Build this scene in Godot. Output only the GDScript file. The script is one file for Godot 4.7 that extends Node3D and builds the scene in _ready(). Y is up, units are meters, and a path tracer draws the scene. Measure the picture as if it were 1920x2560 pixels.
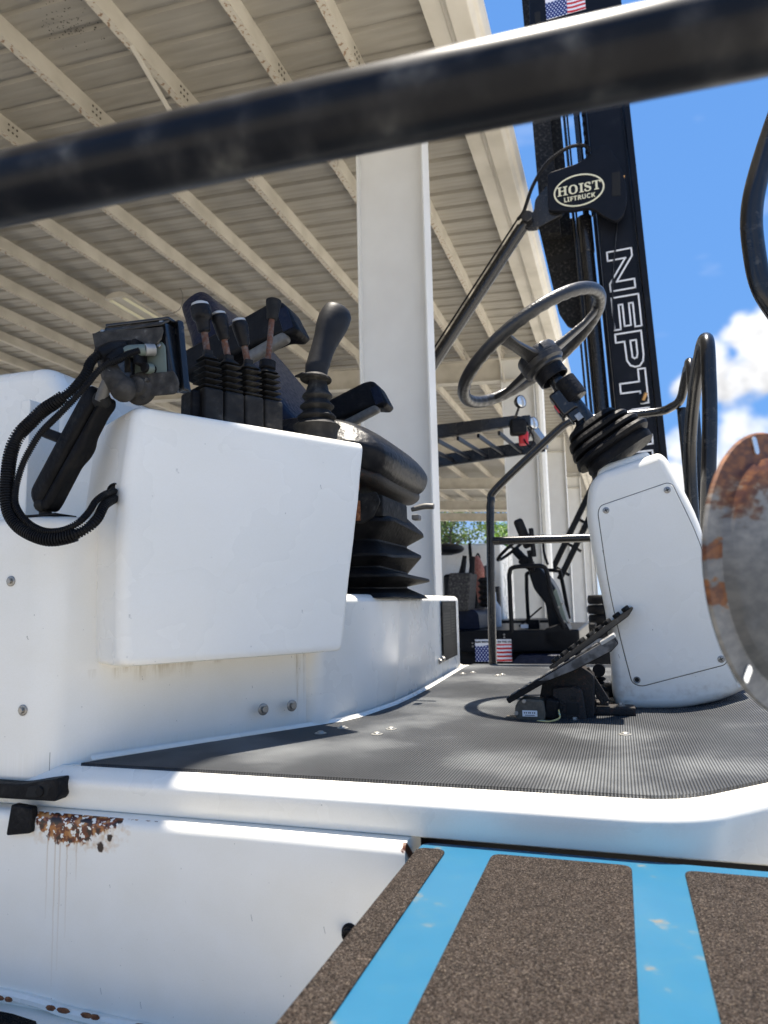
extends Node3D

# ---------------------------------------------------------------- mesh building
class MB:
	var v := PackedVector3Array()
	var xf := Transform3D()
	func tri(a: Vector3, b: Vector3, c: Vector3) -> void:
		v.append(xf * a); v.append(xf * b); v.append(xf * c)
	func quad(a: Vector3, b: Vector3, c: Vector3, d: Vector3) -> void:
		tri(a, b, c); tri(a, c, d)
	# turn the triangles added since «from» so that they face outwards (or along hint)
	func fix(from: int, hint = null) -> void:
		var s := 0.0
		var c := Vector3.ZERO
		var k := from
		while k < v.size():
			c += v[k]; k += 1
		if v.size() > from: c /= float(v.size() - from)
		k = from
		while k < v.size():
			var nn := (v[k + 1] - v[k]).cross(v[k + 2] - v[k])
			if hint == null: s += nn.dot(v[k] - c)
			else: s += nn.dot(xf.basis * hint)
			k += 3
		if s < 0.0:
			k = from
			while k < v.size():
				var t := v[k + 1]; v[k + 1] = v[k + 2]; v[k + 2] = t
				k += 3
	func grid(rows: Array, closed := false, cap := true, hint = null) -> void:
		var from := v.size()
		for i in rows.size() - 1:
			var p: PackedVector3Array = rows[i]
			var q: PackedVector3Array = rows[i + 1]
			var m := p.size()
			for j in (m if closed else m - 1):
				var j2 := (j + 1) % m
				quad(p[j], q[j], q[j2], p[j2])
		if closed and cap:
			for e in 2:
				var r: PackedVector3Array = rows[0] if e == 0 else rows[rows.size() - 1]
				var c := Vector3.ZERO
				for x in r: c += x
				c /= float(r.size())
				for j in r.size():
					var j2 := (j + 1) % r.size()
					if e == 0: tri(c, r[j], r[j2])
					else: tri(c, r[j2], r[j])
		fix(from, hint)
	func tube(pts: Array, rad, seg := 12, smooth := true, cap := true, step := 0.0) -> void:
		var path := PackedVector3Array()
		var rr := PackedFloat32Array()
		var n := pts.size()
		if smooth and n > 2:
			var sub := 7
			for i in n - 1:
				var a: Vector3 = pts[maxi(i - 1, 0)]
				var b: Vector3 = pts[i]
				var c: Vector3 = pts[i + 1]
				var d: Vector3 = pts[mini(i + 2, n - 1)]
				for k in sub:
					var t := float(k) / sub
					path.append(b.cubic_interpolate(c, a, d, t))
					rr.append(lerpf(rad[i], rad[i + 1], t) if rad is Array else float(rad))
			path.append(pts[n - 1]); rr.append(rad[n - 1] if rad is Array else float(rad))
		else:
			for i in n:
				path.append(pts[i]); rr.append(rad[i] if rad is Array else float(rad))
		sweep(path, rr, seg, cap)
	func sweep(path: PackedVector3Array, rr: PackedFloat32Array, seg := 12, cap := true) -> void:
		var rows := []
		var up := Vector3.UP
		var n := path.size()
		for i in n:
			var d := (path[mini(i + 1, n - 1)] - path[maxi(i - 1, 0)]).normalized()
			if i == 0: up = d.cross(Vector3(0.13, 0.91, 0.37)).normalized()
			up = (up - d * up.dot(d)).normalized()
			var w := d.cross(up)
			var row := PackedVector3Array()
			for j in seg:
				var a := TAU * j / seg
				row.append(path[i] + (up * cos(a) + w * sin(a)) * rr[i])
			rows.append(row)
		grid(rows, true, cap)
	# turned shape: prof = [[radius, height], ...] about the local y of t
	func lathe(t: Transform3D, prof: Array, seg := 20) -> void:
		var rows := []
		for p in prof:
			var row := PackedVector3Array()
			for j in seg:
				var a := TAU * j / seg
				row.append(t * Vector3(cos(a) * p[0], p[1], sin(a) * p[0]))
			rows.append(row)
		grid(rows, true, true)
	func cyl(a: Vector3, b: Vector3, r: float, seg := 14, ch := 0.0) -> void:
		var d := b - a
		var l := d.length()
		var t := Transform3D(MB.aim(d), a)
		if ch > 0.0: lathe(t, [[r - ch, 0.0], [r, ch], [r, l - ch], [r - ch, l]], seg)
		else: lathe(t, [[r, 0.0], [r, l]], seg)
	static func aim(d: Vector3) -> Basis:
		var y := d.normalized()
		var x := y.cross(Vector3(0.31, 0.17, 0.93)).normalized()
		return Basis(x, y, x.cross(y))
	# rounded box
	func rbox(t: Transform3D, s: Vector3, r := 0.005, seg := 2) -> void:
		var h := s * 0.5
		r = minf(r, minf(h.x, minf(h.y, h.z)) * 0.99)
		var c := h - Vector3(r, r, r)
		var ts := []
		for k in seg + 1: ts.append([-1.0, tan(-PI / 4 + PI / 4 * k / seg)])
		for k in seg + 1: ts.append([1.0, tan(PI / 4 * k / seg)])
		for ax in 3:
			for sg in [-1.0, 1.0]:
				var rows := []
				for p in ts:
					var row := PackedVector3Array()
					for q in ts:
						var inner := Vector3.ZERO
						var d := Vector3.ZERO
						inner[ax] = c[ax] * sg; d[ax] = sg
						inner[(ax + 1) % 3] = c[(ax + 1) % 3] * p[0]; d[(ax + 1) % 3] = p[1]
						inner[(ax + 2) % 3] = c[(ax + 2) % 3] * q[0]; d[(ax + 2) % 3] = q[1]
						row.append(t * (inner + d.normalized() * r))
					rows.append(row)
				for i in rows.size() - 1:
					for j in rows.size() - 1:
						quad(rows[i][j], rows[i + 1][j], rows[i + 1][j + 1], rows[i][j + 1])
				var e := v.size() - 6 * (rows.size() - 1) * (rows.size() - 1)
				fix(e, t.basis[ax] * sg)
	func box(c: Vector3, s: Vector3, r := 0.004, seg := 1) -> void:
		rbox(Transform3D(Basis(), c), s, r, seg)
	# box from a to b, with width and height
	func bar(a: Vector3, b: Vector3, w: float, h: float, r := 0.003, up := Vector3.UP) -> void:
		var d := b - a
		var z := d.normalized()
		var x := up.cross(z).normalized()
		rbox(Transform3D(Basis(x, z.cross(x), z), (a + b) * 0.5), Vector3(w, h, d.length()), r, 1)
	# flat outline in the xy plane of t, pushed along z from 0 to depth, its edges rounded by r
	func prism(t: Transform3D, poly: PackedVector2Array, depth: float, r := 0.0, seg := 2, back := true) -> void:
		var from := v.size()
		var n := poly.size()
		if Geometry2D.is_polygon_clockwise(poly): poly.reverse()
		var off := PackedVector2Array()
		for i in n:
			var e1 := (poly[i] - poly[(i + n - 1) % n]).normalized()
			var e2 := (poly[(i + 1) % n] - poly[i]).normalized()
			var n1 := Vector2(-e1.y, e1.x)
			var n2 := Vector2(-e2.y, e2.x)
			var m := n1 + n2
			off.append(m / maxf(0.35, m.dot(n1)))
		var rings := []
		var ins := []
		if r > 0.0:
			for k in seg + 1:
				var a := PI / 2 * k / seg
				ins.append([r * (1.0 - sin(a)), r * (1.0 - cos(a))])
		else: ins.append([0.0, 0.0])
		if back:
			for k in ins: rings.append([k[0], k[1]])
		else: rings.append([0.0, 0.0])
		for k in range(ins.size() - 1, -1, -1): rings.append([ins[k][0], depth - ins[k][1]])
		var rows := []
		for k in rings:
			var row := PackedVector3Array()
			for i in n:
				var p: Vector2 = poly[i] + off[i] * k[0]
				row.append(t * Vector3(p.x, p.y, k[1]))
			rows.append(row)
		for i in rows.size() - 1:
			for j in n:
				var j2 := (j + 1) % n
				quad(rows[i][j], rows[i][j2], rows[i + 1][j2], rows[i + 1][j])
		var flat := PackedVector2Array()
		var ri: float = rings[rings.size() - 1][0]
		for i in n: flat.append(poly[i] + off[i] * ri)
		var ids := Geometry2D.triangulate_polygon(flat)
		if ids.is_empty(): ids = Geometry2D.triangulate_polygon(poly)
		var k := 0
		while k < ids.size():
			var L: PackedVector3Array = rows[rows.size() - 1]
			var a := ids[k]; var b := ids[k + 1]; var c := ids[k + 2]
			if (flat[b] - flat[a]).cross(flat[c] - flat[a]) < 0: b = ids[k + 2]; c = ids[k + 1]
			tri(L[a], L[b], L[c])
			tri(rows[0][a], rows[0][c], rows[0][b])
			k += 3
		fix(from)
	func ball(c: Vector3, r: Vector3, seg := 14) -> void:
		var rows := []
		var m := seg / 2
		for i in m + 1:
			var a := -PI / 2 + PI * i / m
			var row := PackedVector3Array()
			for j in seg:
				var b := TAU * j / seg
				row.append(c + Vector3(cos(a) * cos(b), sin(a), cos(a) * sin(b)) * r)
			rows.append(row)
		grid(rows, true, false)
	func mesh(mat: Material, uvf = null, crease := 40.0) -> ArrayMesh:
		var n := v.size()
		var fn := PackedVector3Array()
		fn.resize(n / 3)
		var at := {}
		var key := PackedInt64Array()
		key.resize(n)
		for f in n / 3:
			fn[f] = (v[f * 3 + 1] - v[f * 3]).cross(v[f * 3 + 2] - v[f * 3])
			for k in 3:
				var p := v[f * 3 + k] * 25000.0
				var id := (int(round(p.x)) * 73856093) ^ (int(round(p.y)) * 19349663) ^ (int(round(p.z)) * 83492791)
				key[f * 3 + k] = id
				if at.has(id): at[id].append(f)
				else: at[id] = [f]
		var lim := cos(deg_to_rad(crease))
		var un := PackedVector3Array()
		un.resize(n / 3)
		for f in n / 3: un[f] = fn[f].normalized()
		var ov := PackedVector3Array()
		var on := PackedVector3Array()
		ov.resize(n); on.resize(n)
		for f in n / 3:
			for k in 3:
				var s := Vector3.ZERO
				for g in at[key[f * 3 + k]]:
					if un[f].dot(un[g]) > lim: s += fn[g]
				var d: int = f * 3 + [0, 2, 1][k]
				ov[d] = v[f * 3 + k]
				on[d] = s.normalized() if s.length_squared() > 0.0 else un[f]
		var arr := []
		arr.resize(Mesh.ARRAY_MAX)
		arr[Mesh.ARRAY_VERTEX] = ov
		arr[Mesh.ARRAY_NORMAL] = on
		if uvf != null:
			var uv := PackedVector2Array()
			uv.resize(n)
			for i in n: uv[i] = uvf.call(ov[i], on[i])
			arr[Mesh.ARRAY_TEX_UV] = uv
			var uv2 := uv.duplicate()
			for i in n: uv2[i] *= 0.62
			arr[Mesh.ARRAY_TEX_UV2] = uv2
		var m := ArrayMesh.new()
		m.add_surface_from_arrays(Mesh.PRIMITIVE_TRIANGLES, arr)
		m.surface_set_material(0, mat)
		return m

func V(x: float, y: float, z: float) -> Vector3: return Vector3(x, y, z)
func T(x: float, y: float, z: float, e := Vector3.ZERO) -> Transform3D: return Transform3D(Basis.from_euler(e * PI / 180.0), Vector3(x, y, z))
func at_dir(p: Vector3, y: Vector3, zhint := Vector3(0, 0, 1)) -> Transform3D:
	y = y.normalized()
	var x := y.cross(zhint).normalized()
	return Transform3D(Basis(x, y, x.cross(y)), p)
func pts2(a: Array) -> PackedVector2Array:
	var p := PackedVector2Array()
	for k in a.size() / 2: p.append(Vector2(a[k * 2], a[k * 2 + 1]))
	return p
# outline with its corners rounded
func rounded(a: Array, r, seg := 4) -> PackedVector2Array:
	var p := pts2(a)
	var o := PackedVector2Array()
	var n := p.size()
	for i in n:
		var rad: float = r[i] if r is Array else r
		var u := p[(i + n - 1) % n] - p[i]
		var w := p[(i + 1) % n] - p[i]
		var l := minf(rad, minf(u.length(), w.length()) * 0.48)
		if l <= 0.0: o.append(p[i]); continue
		var s := p[i] + u.normalized() * l
		var e := p[i] + w.normalized() * l
		for k in seg + 1:
			var t := float(k) / seg
			o.append(s.lerp(p[i], t).lerp(p[i].lerp(e, t), t))
	return o

var base_at := {}
func thing(called: String, label: String, category: String, xf: Transform3D, group := "") -> Node3D:
	var o := Node3D.new()
	o.name = called
	add_child(o, true)
	o.transform = xf
	tag(o, label, category, group)
	return o
func tag(o: Node3D, label: String, category := "", group := "") -> void:
	if label: o.set_meta("label", label)
	if category: o.set_meta("category", category)
	if group: o.set_meta("group", group)
func part(called: String, mb: MB, mat: Material, parent: Node3D, label := "", uvf = null, crease := 40.0) -> MeshInstance3D:
	return place(called, mb.mesh(mat, uvf, crease), parent, label)
func place(called: String, m: Mesh, parent: Node3D, label := "", xf := Transform3D()) -> MeshInstance3D:
	var o := MeshInstance3D.new()
	o.mesh = m
	o.name = called
	parent.add_child(o, true)
	o.transform = xf
	o.position.y += base_at.get(parent, 0.0)
	if label: o.set_meta("label", label)
	return o

# ---------------------------------------------------------------- materials
func sr(r: float, g: float, b: float) -> Color: return Color(r, g, b).linear_to_srgb()
func mat(c: Color, rough := 0.5, metal := 0.0, spec := 0.5) -> StandardMaterial3D:
	var m := StandardMaterial3D.new()
	m.albedo_color = c
	m.roughness = rough
	m.metallic = metal
	m.metallic_specular = spec
	return m
func noise_tex(seed_: int, freq: float, oct: int, stops: Array, size := 256, kind := FastNoiseLite.TYPE_SIMPLEX_SMOOTH, normal := 0.0) -> NoiseTexture2D:
	var f := FastNoiseLite.new()
	f.seed = seed_
	f.noise_type = kind
	f.frequency = freq
	f.fractal_octaves = oct
	if oct <= 1: f.fractal_type = FastNoiseLite.FRACTAL_NONE
	var t := NoiseTexture2D.new()
	t.width = size; t.height = size
	t.seamless = true
	t.noise = f
	t.generate_mipmaps = false
	if normal > 0.0:
		t.as_normal_map = true
		t.bump_strength = normal
	elif stops.size():
		var g := Gradient.new()
		g.offsets = PackedFloat32Array()
		var of := PackedFloat32Array()
		var co := PackedColorArray()
		for s in stops: of.append(s[0]); co.append(s[1])
		g.offsets = of; g.colors = co
		t.color_ramp = g
	return t
func tri(m: StandardMaterial3D, s: float) -> StandardMaterial3D:
	m.uv1_triplanar = true
	m.uv1_scale = Vector3.ONE * s
	return m
# a material whose colour wanders between the stops, s repeats per metre
func mottled(seed_: int, stops: Array, s: float, rough: float, freq := 0.02, oct := 4, bump := 0.0, metal := 0.0, size := 256) -> StandardMaterial3D:
	var m := mat(Color.WHITE, rough, metal)
	m.albedo_texture = noise_tex(seed_, freq, oct, stops, size)
	if bump > 0.0:
		m.normal_enabled = true
		m.normal_texture = noise_tex(seed_ + 1, freq * 3.0, 3, [], size, FastNoiseLite.TYPE_SIMPLEX_SMOOTH, 6.0)
		m.normal_scale = bump
	return tri(m, s)
func img_tex(im: Image) -> ImageTexture: return ImageTexture.create_from_image(im)

var M := {}
const YAW := 18.0
func put_px(im: Image, x: int, y: int, c: Color, a: float) -> void:
	if x < 0 or y < 0 or x >= im.get_width() or y >= im.get_height(): return
	im.set_pixel(x, y, im.get_pixel(x, y).lerp(c, clampf(a, 0.0, 1.0)))
func blot(im: Image, cx: float, cy: float, rx: float, ry: float, c: Color, a: float, nz: FastNoiseLite, rough := 0.6, soft := 0.35) -> void:
	for y in range(int(cy - ry), int(cy + ry) + 1):
		for x in range(int(cx - rx), int(cx + rx) + 1):
			var d := Vector2((x - cx) / rx, (y - cy) / ry).length()
			var k := 1.0 - d + nz.get_noise_2d(x, y) * rough
			if k > 0.0: put_px(im, x, y, c, a * smoothstep(0.0, soft, k))

# white enamel with faint dirt; w x h pixels
func enamel(seed_: int, w: int, h: int, specks: int) -> Image:
	var im := Image.create(w, h, false, Image.FORMAT_RGBF)
	var nz := FastNoiseLite.new()
	nz.seed = seed_
	nz.frequency = 0.006
	nz.fractal_octaves = 4
	var g := RandomNumberGenerator.new()
	g.seed = seed_
	for y in h:
		for x in w:
			var k := nz.get_noise_2d(x, y) * 0.02 + g.randf_range(-0.012, 0.012)
			im.set_pixel(x, y, Color(0.92 + k * 0.6, 0.906 + k * 0.7, 0.866 + k * 1.0))
	for i in specks:
		var x := g.randi_range(0, w - 1)
		var y := g.randi_range(0, h - 1)
		var c := Color(0.2, 0.19, 0.17)
		put_px(im, x, y, c, g.randf_range(0.3, 0.9))
		if g.randf() < 0.35: put_px(im, x, y + 1, c, 0.6)
		if g.randf() < 0.15:
			var l := g.randi_range(3, 9)
			for k in l: put_px(im, x + int(k * 0.3), y + k, c, 0.5)
	return im

# float pictures hold linear colours
func linear_tex(im: Image) -> ImageTexture:
	for y in im.get_height():
		for x in im.get_width(): im.set_pixel(x, y, im.get_pixel(x, y).srgb_to_linear())
	return img_tex(im)

func make_materials() -> void:
	var g := RandomNumberGenerator.new()
	g.seed = 5
	var nz := FastNoiseLite.new()
	nz.seed = 9
	nz.frequency = 0.045
	nz.fractal_octaves = 4
	# white enamel, everywhere
	var w := mat(Color.WHITE, 0.24)
	w.albedo_texture = linear_tex(enamel(3, 512, 512, 26))
	w.roughness_texture = noise_tex(31, 0.012, 4, [[0.0, Color(0.16, 0.16, 0.16)], [1.0, Color(0.42, 0.42, 0.42)]], 256)
	w.roughness = 1.0
	M.white = tri(w, 1.4)
	# the rusty side panel: u along it from a = -0.75 to 0.05, v from the top down
	var im := enamel(8, 1280, 512, 60)
	var px := 1280.0 / 0.8
	var rust := Color(0.36, 0.15, 0.06)
	var dark := Color(0.14, 0.07, 0.045)
	var tan_ := Color(0.72, 0.62, 0.45)
	var fine := FastNoiseLite.new()
	fine.seed = 17; fine.frequency = 0.05; fine.fractal_octaves = 4
	var flake := FastNoiseLite.new()
	flake.seed = 18; flake.frequency = 0.035; flake.fractal_octaves = 3
	for i in 26:
		blot(im, g.randf_range(285, 560), g.randf_range(6, 80), g.randf_range(20, 60), g.randf_range(10, 34), Color(0.72, 0.55, 0.36), 0.22, nz, 0.8, 1.3)
	for y in 140:
		for x in range(250, 640):
			var a := x / px - 0.75
			var t := clampf((a + 0.575) / 0.165, 0.0, 1.0)
			var deep := (66.0 * sin(PI * pow(t, 0.75)) + 20.0) * (1.0 if t > 0.0 and t < 1.0 else 0.0)
			var n1 := fine.get_noise_2d(x, y * 0.7)
			var k := (deep - y) / 18.0 + n1 * 0.8
			if k <= 0.0: continue
			var old := im.get_pixel(x, y)
			var c := Color(0.68, 0.5, 0.3).lerp(Color(0.62, 0.36, 0.13), clampf(0.5 + n1 * 1.5, 0, 1))
			var n2 := flake.get_noise_2d(x + 300, y)
			c = c.lerp(rust, smoothstep(-0.22, 0.1, n2 + 0.2 * t))
			c = c.lerp(dark, smoothstep(0.2, 0.4, n2 + n1 * 0.4))
			if flake.get_noise_2d(x * 1.3, y * 1.3 + 500) > 0.27: c = Color(0.9, 0.89, 0.85)
			im.set_pixel(x, y, old.lerp(c, smoothstep(0.0, 0.5, k) * 0.95))
	blot(im, 350, 26, 22, 13, dark, 1.0, nz, 0.5)
	blot(im, 440, 20, 20, 8, dark, 1.0, nz, 0.5)
	blot(im, 486, 78, 11, 13, dark, 1.0, nz, 0.4)
	blot(im, 512, 56, 9, 9, dark, 1.0, nz, 0.4)
	for k in [[-0.545, 0.5], [-0.53, 0.9], [-0.521, 0.8], [-0.508, 0.6], [-0.49, 0.25]]:
		var x: int = int((k[0] + 0.75) * px)
		var l: float = 380.0 * k[1]
		for y in range(70, int(70 + l)):
			var f := 0.3 * (1.0 - (y - 70.0) / l) + 0.05
			for q in range(-2, 3): put_px(im, x + q + int(nz.get_noise_2d(x, y * 0.3) * 3.0), y, Color(0.62, 0.5, 0.36), f * (1.0 - absf(q) * 0.3))
	blot(im, 0.79 * px, 14, 16, 16, rust.lerp(dark, 0.5), 0.9, nz, 0.8)
	for k in [[0.66, 300], [0.31, 395], [0.38, 410], [0.56, 190], [0.67, 196]]:
		for q in 14: put_px(im, int(k[0] * px) + int(q * 0.25), int(k[1]) + q, Color(0.25, 0.25, 0.25), 0.7)
	var sp := mat(Color.WHITE, 0.3)
	sp.albedo_texture = linear_tex(im)
	M.panel = sp
	# hood wall: u along the slanting wall from s = -0.1 to 0.7, v from h = 0.42 down to 0
	im = enamel(12, 1024, 512, 70)
	px = 1280.0
	var mud := Color(0.62, 0.56, 0.45)
	for i in 46:
		var s := g.randf_range(0.44, 0.56) if i < 30 else g.randf_range(0.02, 0.5)
		var x := (s + 0.1) * px
		var y0 := (0.42 - 0.15) * px
		var l := g.randf_range(40, 190) if i < 30 else g.randf_range(8, 40)
		var wd := g.randf_range(1.0, 5.0) if i < 30 else g.randf_range(6.0, 30.0)
		for y in range(int(y0), int(y0 + l)):
			for q in range(int(-wd), int(wd) + 1):
				put_px(im, int(x) + q, y, mud, 0.34 * (1.0 - absf(q) / (wd + 1.0)) * (1.0 - (y - y0) / l) * (0.6 + nz.get_noise_2d(x * 3 + q * 4, y * 0.4)))
	var hw := mat(Color.WHITE, 0.22)
	hw.albedo_texture = linear_tex(im)
	hw.texture_repeat = false
	M.hood = hw
	# front cowl: dust and brown film low down and along its left edge
	im = enamel(15, 448, 640, 30)
	for i in 130:
		var low := g.randf() < 0.65
		var x := g.randf_range(60, 420) if low else g.randf_range(60, 110)
		var yy := 612.0 - absf(g.randfn(0, 26)) if low else g.randf_range(330, 600)
		blot(im, x, yy, g.randf_range(8, 40), g.randf_range(4, 16), Color(0.58, 0.5, 0.4), 0.06, nz, 0.8, 1.4)
	var cw := mat(Color.WHITE, 0.3)
	cw.albedo_texture = linear_tex(im)
	cw.texture_repeat = false
	M.cowl = cw
	# rubber mat with fine broken ribs
	im = Image.create(32, 64, false, Image.FORMAT_RF)
	var wear := Image.create(32, 64, false, Image.FORMAT_RGB8)
	for y in 64:
		for x in 32:
			var rib := pow(maxf(0.0, sin(PI * (x + 0.5) / 32.0)), 0.8)
			var bead := 0.4 + 0.6 * pow(absf(sin(PI * (y + 0.5) / 64.0)), 0.6)
			im.set_pixel(x, y, Color(rib * bead, 0, 0))
			var dust := 0.62 + 0.38 * smoothstep(0.25, 0.8, rib * bead)
			wear.set_pixel(x, y, Color(dust, dust, dust))
	im.convert(Image.FORMAT_RGBA8)
	var nm := im.duplicate()
	nm.bump_map_to_normal_map(9.0)
	var rm := mat(Color.WHITE, 0.5)
	rm.normal_enabled = true
	rm.normal_texture = img_tex(nm)
	rm.normal_scale = 1.5
	rm.albedo_texture = img_tex(wear)
	rm.uv1_scale = Vector3(1.0 / 0.0044, 1.0 / 0.0064, 1)
	rm.albedo_color = sr(0.195, 0.204, 0.216)
	rm.detail_albedo = noise_tex(71, 0.008, 5, [[0.0, Color(0.5, 0.5, 0.5)], [0.5, Color(0.62, 0.62, 0.62)], [0.7, Color(0.82, 0.82, 0.81)], [1.0, Color(1, 1, 0.98)]], 512)
	rm.detail_enabled = true
	rm.detail_blend_mode = BaseMaterial3D.BLEND_MODE_MUL
	rm.detail_uv_layer = BaseMaterial3D.DETAIL_UV_2
	M.mat = rm
	# grit tape
	im = Image.create(512, 512, false, Image.FORMAT_RGB8)
	var bm := Image.create(512, 512, false, Image.FORMAT_RF)
	var big := FastNoiseLite.new()
	big.seed = 4; big.frequency = 0.01; big.fractal_octaves = 4
	for y in 512:
		for x in 512:
			var k := g.randf()
			var t := 0.5 + 0.5 * big.get_noise_2d(x, y)
			var c := Color(0.128, 0.098, 0.079).lerp(Color(0.165, 0.128, 0.103), t)
			c = c.darkened(0.8 * g.randf()) if k < 0.5 else c.lightened(0.26 * g.randf())
			if k > 0.99: c = Color(0.5, 0.46, 0.4)
			im.set_pixel(x, y, c)
			bm.set_pixel(x, y, Color(g.randf(), 0, 0))
	bm.resize(256, 256, Image.INTERPOLATE_BILINEAR)
	bm.resize(512, 512, Image.INTERPOLATE_CUBIC)
	bm.convert(Image.FORMAT_RGBA8)
	bm.bump_map_to_normal_map(5.0)
	var gm := mat(Color.WHITE, 0.75, 0.0, 0.25)
	gm.albedo_texture = img_tex(im)
	gm.normal_enabled = true
	gm.normal_texture = img_tex(bm)
	gm.normal_scale = 1.5
	M.grit = tri(gm, 2.4)
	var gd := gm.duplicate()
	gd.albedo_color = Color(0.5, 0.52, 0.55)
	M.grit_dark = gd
	M.blue = mottled(41, [[0.0, sr(0.008, 0.086, 0.168)], [0.5, sr(0.010, 0.092, 0.172)], [0.83, sr(0.014, 0.094, 0.17)], [0.92, sr(0.06, 0.11, 0.15)], [1.0, sr(0.15, 0.12, 0.09)]], 4.0, 0.4, 0.012, 5)
	# blacks
	M.rubber = mottled(51, [[0.0, sr(0.005, 0.005, 0.006)], [0.7, sr(0.009, 0.009, 0.010)], [1.0, sr(0.03, 0.028, 0.026)]], 5.0, 0.55, 0.02, 4, 0.25)
	M.dusty = mottled(52, [[0.0, sr(0.008, 0.008, 0.0085)], [0.5, sr(0.015, 0.015, 0.0155)], [0.75, sr(0.03, 0.029, 0.027)], [1.0, sr(0.10, 0.095, 0.088)]], 6.0, 0.62, 0.015, 5, 0.3)
	M.plastic = mottled(53, [[0.0, sr(0.007, 0.007, 0.008)], [1.0, sr(0.014, 0.014, 0.016)]], 6.0, 0.42, 0.02, 3, 0.35)
	M.vinyl = mottled(54, [[0.0, sr(0.006, 0.007, 0.010)], [0.8, sr(0.010, 0.011, 0.014)], [1.0, sr(0.022, 0.021, 0.021)]], 5.0, 0.4, 0.012, 5, 0.35)
	M.navy = mottled(55, [[0.0, sr(0.006, 0.009, 0.022)], [1.0, sr(0.012, 0.017, 0.036)]], 3.0, 0.42, 0.02, 3, 0.3)
	M.gloss = mottled(56, [[0.0, sr(0.006, 0.006, 0.007)], [0.75, sr(0.012, 0.012, 0.013)], [1.0, sr(0.09, 0.085, 0.075)]], 4.0, 0.24, 0.03, 5)
	M.rail = mottled(57, [[0.0, sr(0.006, 0.007, 0.01)], [0.5, sr(0.009, 0.010, 0.013)], [0.75, sr(0.026, 0.027, 0.03)], [1.0, sr(0.09, 0.09, 0.087)]], 3.5, 0.3, 0.02, 5)
	M.blackpaint = mottled(58, [[0.0, sr(0.005, 0.0055, 0.007)], [1.0, sr(0.009, 0.010, 0.012)]], 1.5, 0.38, 0.02, 4)
	M.wheel = mottled(59, [[0.0, sr(0.014, 0.014, 0.015)], [1.0, sr(0.027, 0.027, 0.028)]], 8.0, 0.36, 0.02, 3, 0.3)
	M.dark = mat(sr(0.004, 0.004, 0.004), 0.8)
	M.seam = mat(sr(0.07, 0.06, 0.045), 0.8)
	M.steel = mottled(60, [[0.0, sr(0.25, 0.25, 0.25)], [1.0, sr(0.45, 0.45, 0.44)]], 9.0, 0.38, 0.03, 3, 0.2, 0.85)
	M.gal = mottled(61, [[0.0, sr(0.2, 0.2, 0.195)], [0.55, sr(0.34, 0.34, 0.33)], [1.0, sr(0.5, 0.5, 0.48)]], 3.0, 0.55, 0.03, 4, 0.2, 0.5)
	M.tan = mottled(72, [[0.0, sr(0.05, 0.043, 0.032)], [1.0, sr(0.11, 0.097, 0.075)]], 12.0, 0.6, 0.02, 4)
	M.greyplastic = mottled(62, [[0.0, sr(0.09, 0.086, 0.077)], [1.0, sr(0.16, 0.153, 0.14)]], 8.0, 0.5, 0.02, 3)
	M.greenplastic = mat(sr(0.12, 0.15, 0.13), 0.5)
	M.rust = mottled(63, [[0.0, sr(0.05, 0.018, 0.008)], [0.4, sr(0.16, 0.055, 0.02)], [0.75, sr(0.28, 0.11, 0.04)], [1.0, sr(0.36, 0.27, 0.2)]], 9.0, 0.85, 0.03, 5, 0.8)
	M.rustgrey = mottled(64, [[0.0, sr(0.05, 0.016, 0.007)], [0.45, sr(0.12, 0.04, 0.016)], [0.6, sr(0.09, 0.06, 0.05)], [1.0, sr(0.2, 0.18, 0.17)]], 14.0, 0.7, 0.02, 4, 0.4)
	M.dustgrey = mottled(69, [[0.0, sr(0.022, 0.022, 0.022)], [0.5, sr(0.045, 0.043, 0.041)], [0.8, sr(0.07, 0.067, 0.063)], [1.0, sr(0.16, 0.155, 0.145)]], 6.0, 0.7, 0.02, 5, 0.3)
	M.rustblack = mottled(65, [[0.0, sr(0.005, 0.0045, 0.0045)], [0.65, sr(0.01, 0.008, 0.007)], [1.0, sr(0.07, 0.02, 0.01)]], 9.0, 0.65, 0.03, 4, 0.5)
	M.worn = mottled(66, [[0.0, sr(0.02, 0.02, 0.02)], [0.35, sr(0.05, 0.05, 0.05)], [0.5, sr(0.1, 0.1, 0.1)], [1.0, sr(0.15, 0.15, 0.148)]], 9.0, 0.6, 0.012, 5, 0.2)
	M.bolt = mat(sr(0.3, 0.29, 0.27), 0.35, 0.8)
	M.boltwhite = mat(sr(0.32, 0.31, 0.28), 0.35, 0.5)
	M.knobcap = mat(sr(0.5, 0.49, 0.46), 0.4, 0.2)
	M.red = mat(sr(0.5, 0.02, 0.025), 0.35)
	M.lens = mat(sr(0.75, 0.76, 0.75), 0.1, 0.6)
	M.cream = mat(sr(0.72, 0.69, 0.5), 0.5)
	M.print = mat(sr(0.72, 0.73, 0.75), 0.5)
	M.mast = mottled(67, [[0.0, sr(0.006, 0.007, 0.010)], [0.8, sr(0.009, 0.010, 0.014)], [1.0, sr(0.018, 0.019, 0.021)]], 0.8, 0.4, 0.02, 4)
	M.yellow = mat(sr(0.62, 0.5, 0.2), 0.5)
	for k in ["rubber", "dusty", "plastic", "vinyl", "navy", "mast", "blackpaint", "mat", "dustgrey"]: M[k].metallic_specular = 0.27
	M.rail.metallic_specular = 0.26
	M.grip = mottled(73, [[0.0, sr(0.012, 0.012, 0.013)], [1.0, sr(0.02, 0.02, 0.021)]], 6.0, 0.5, 0.02, 3, 0.05)
	M.grip.metallic_specular = 0.3
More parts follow.
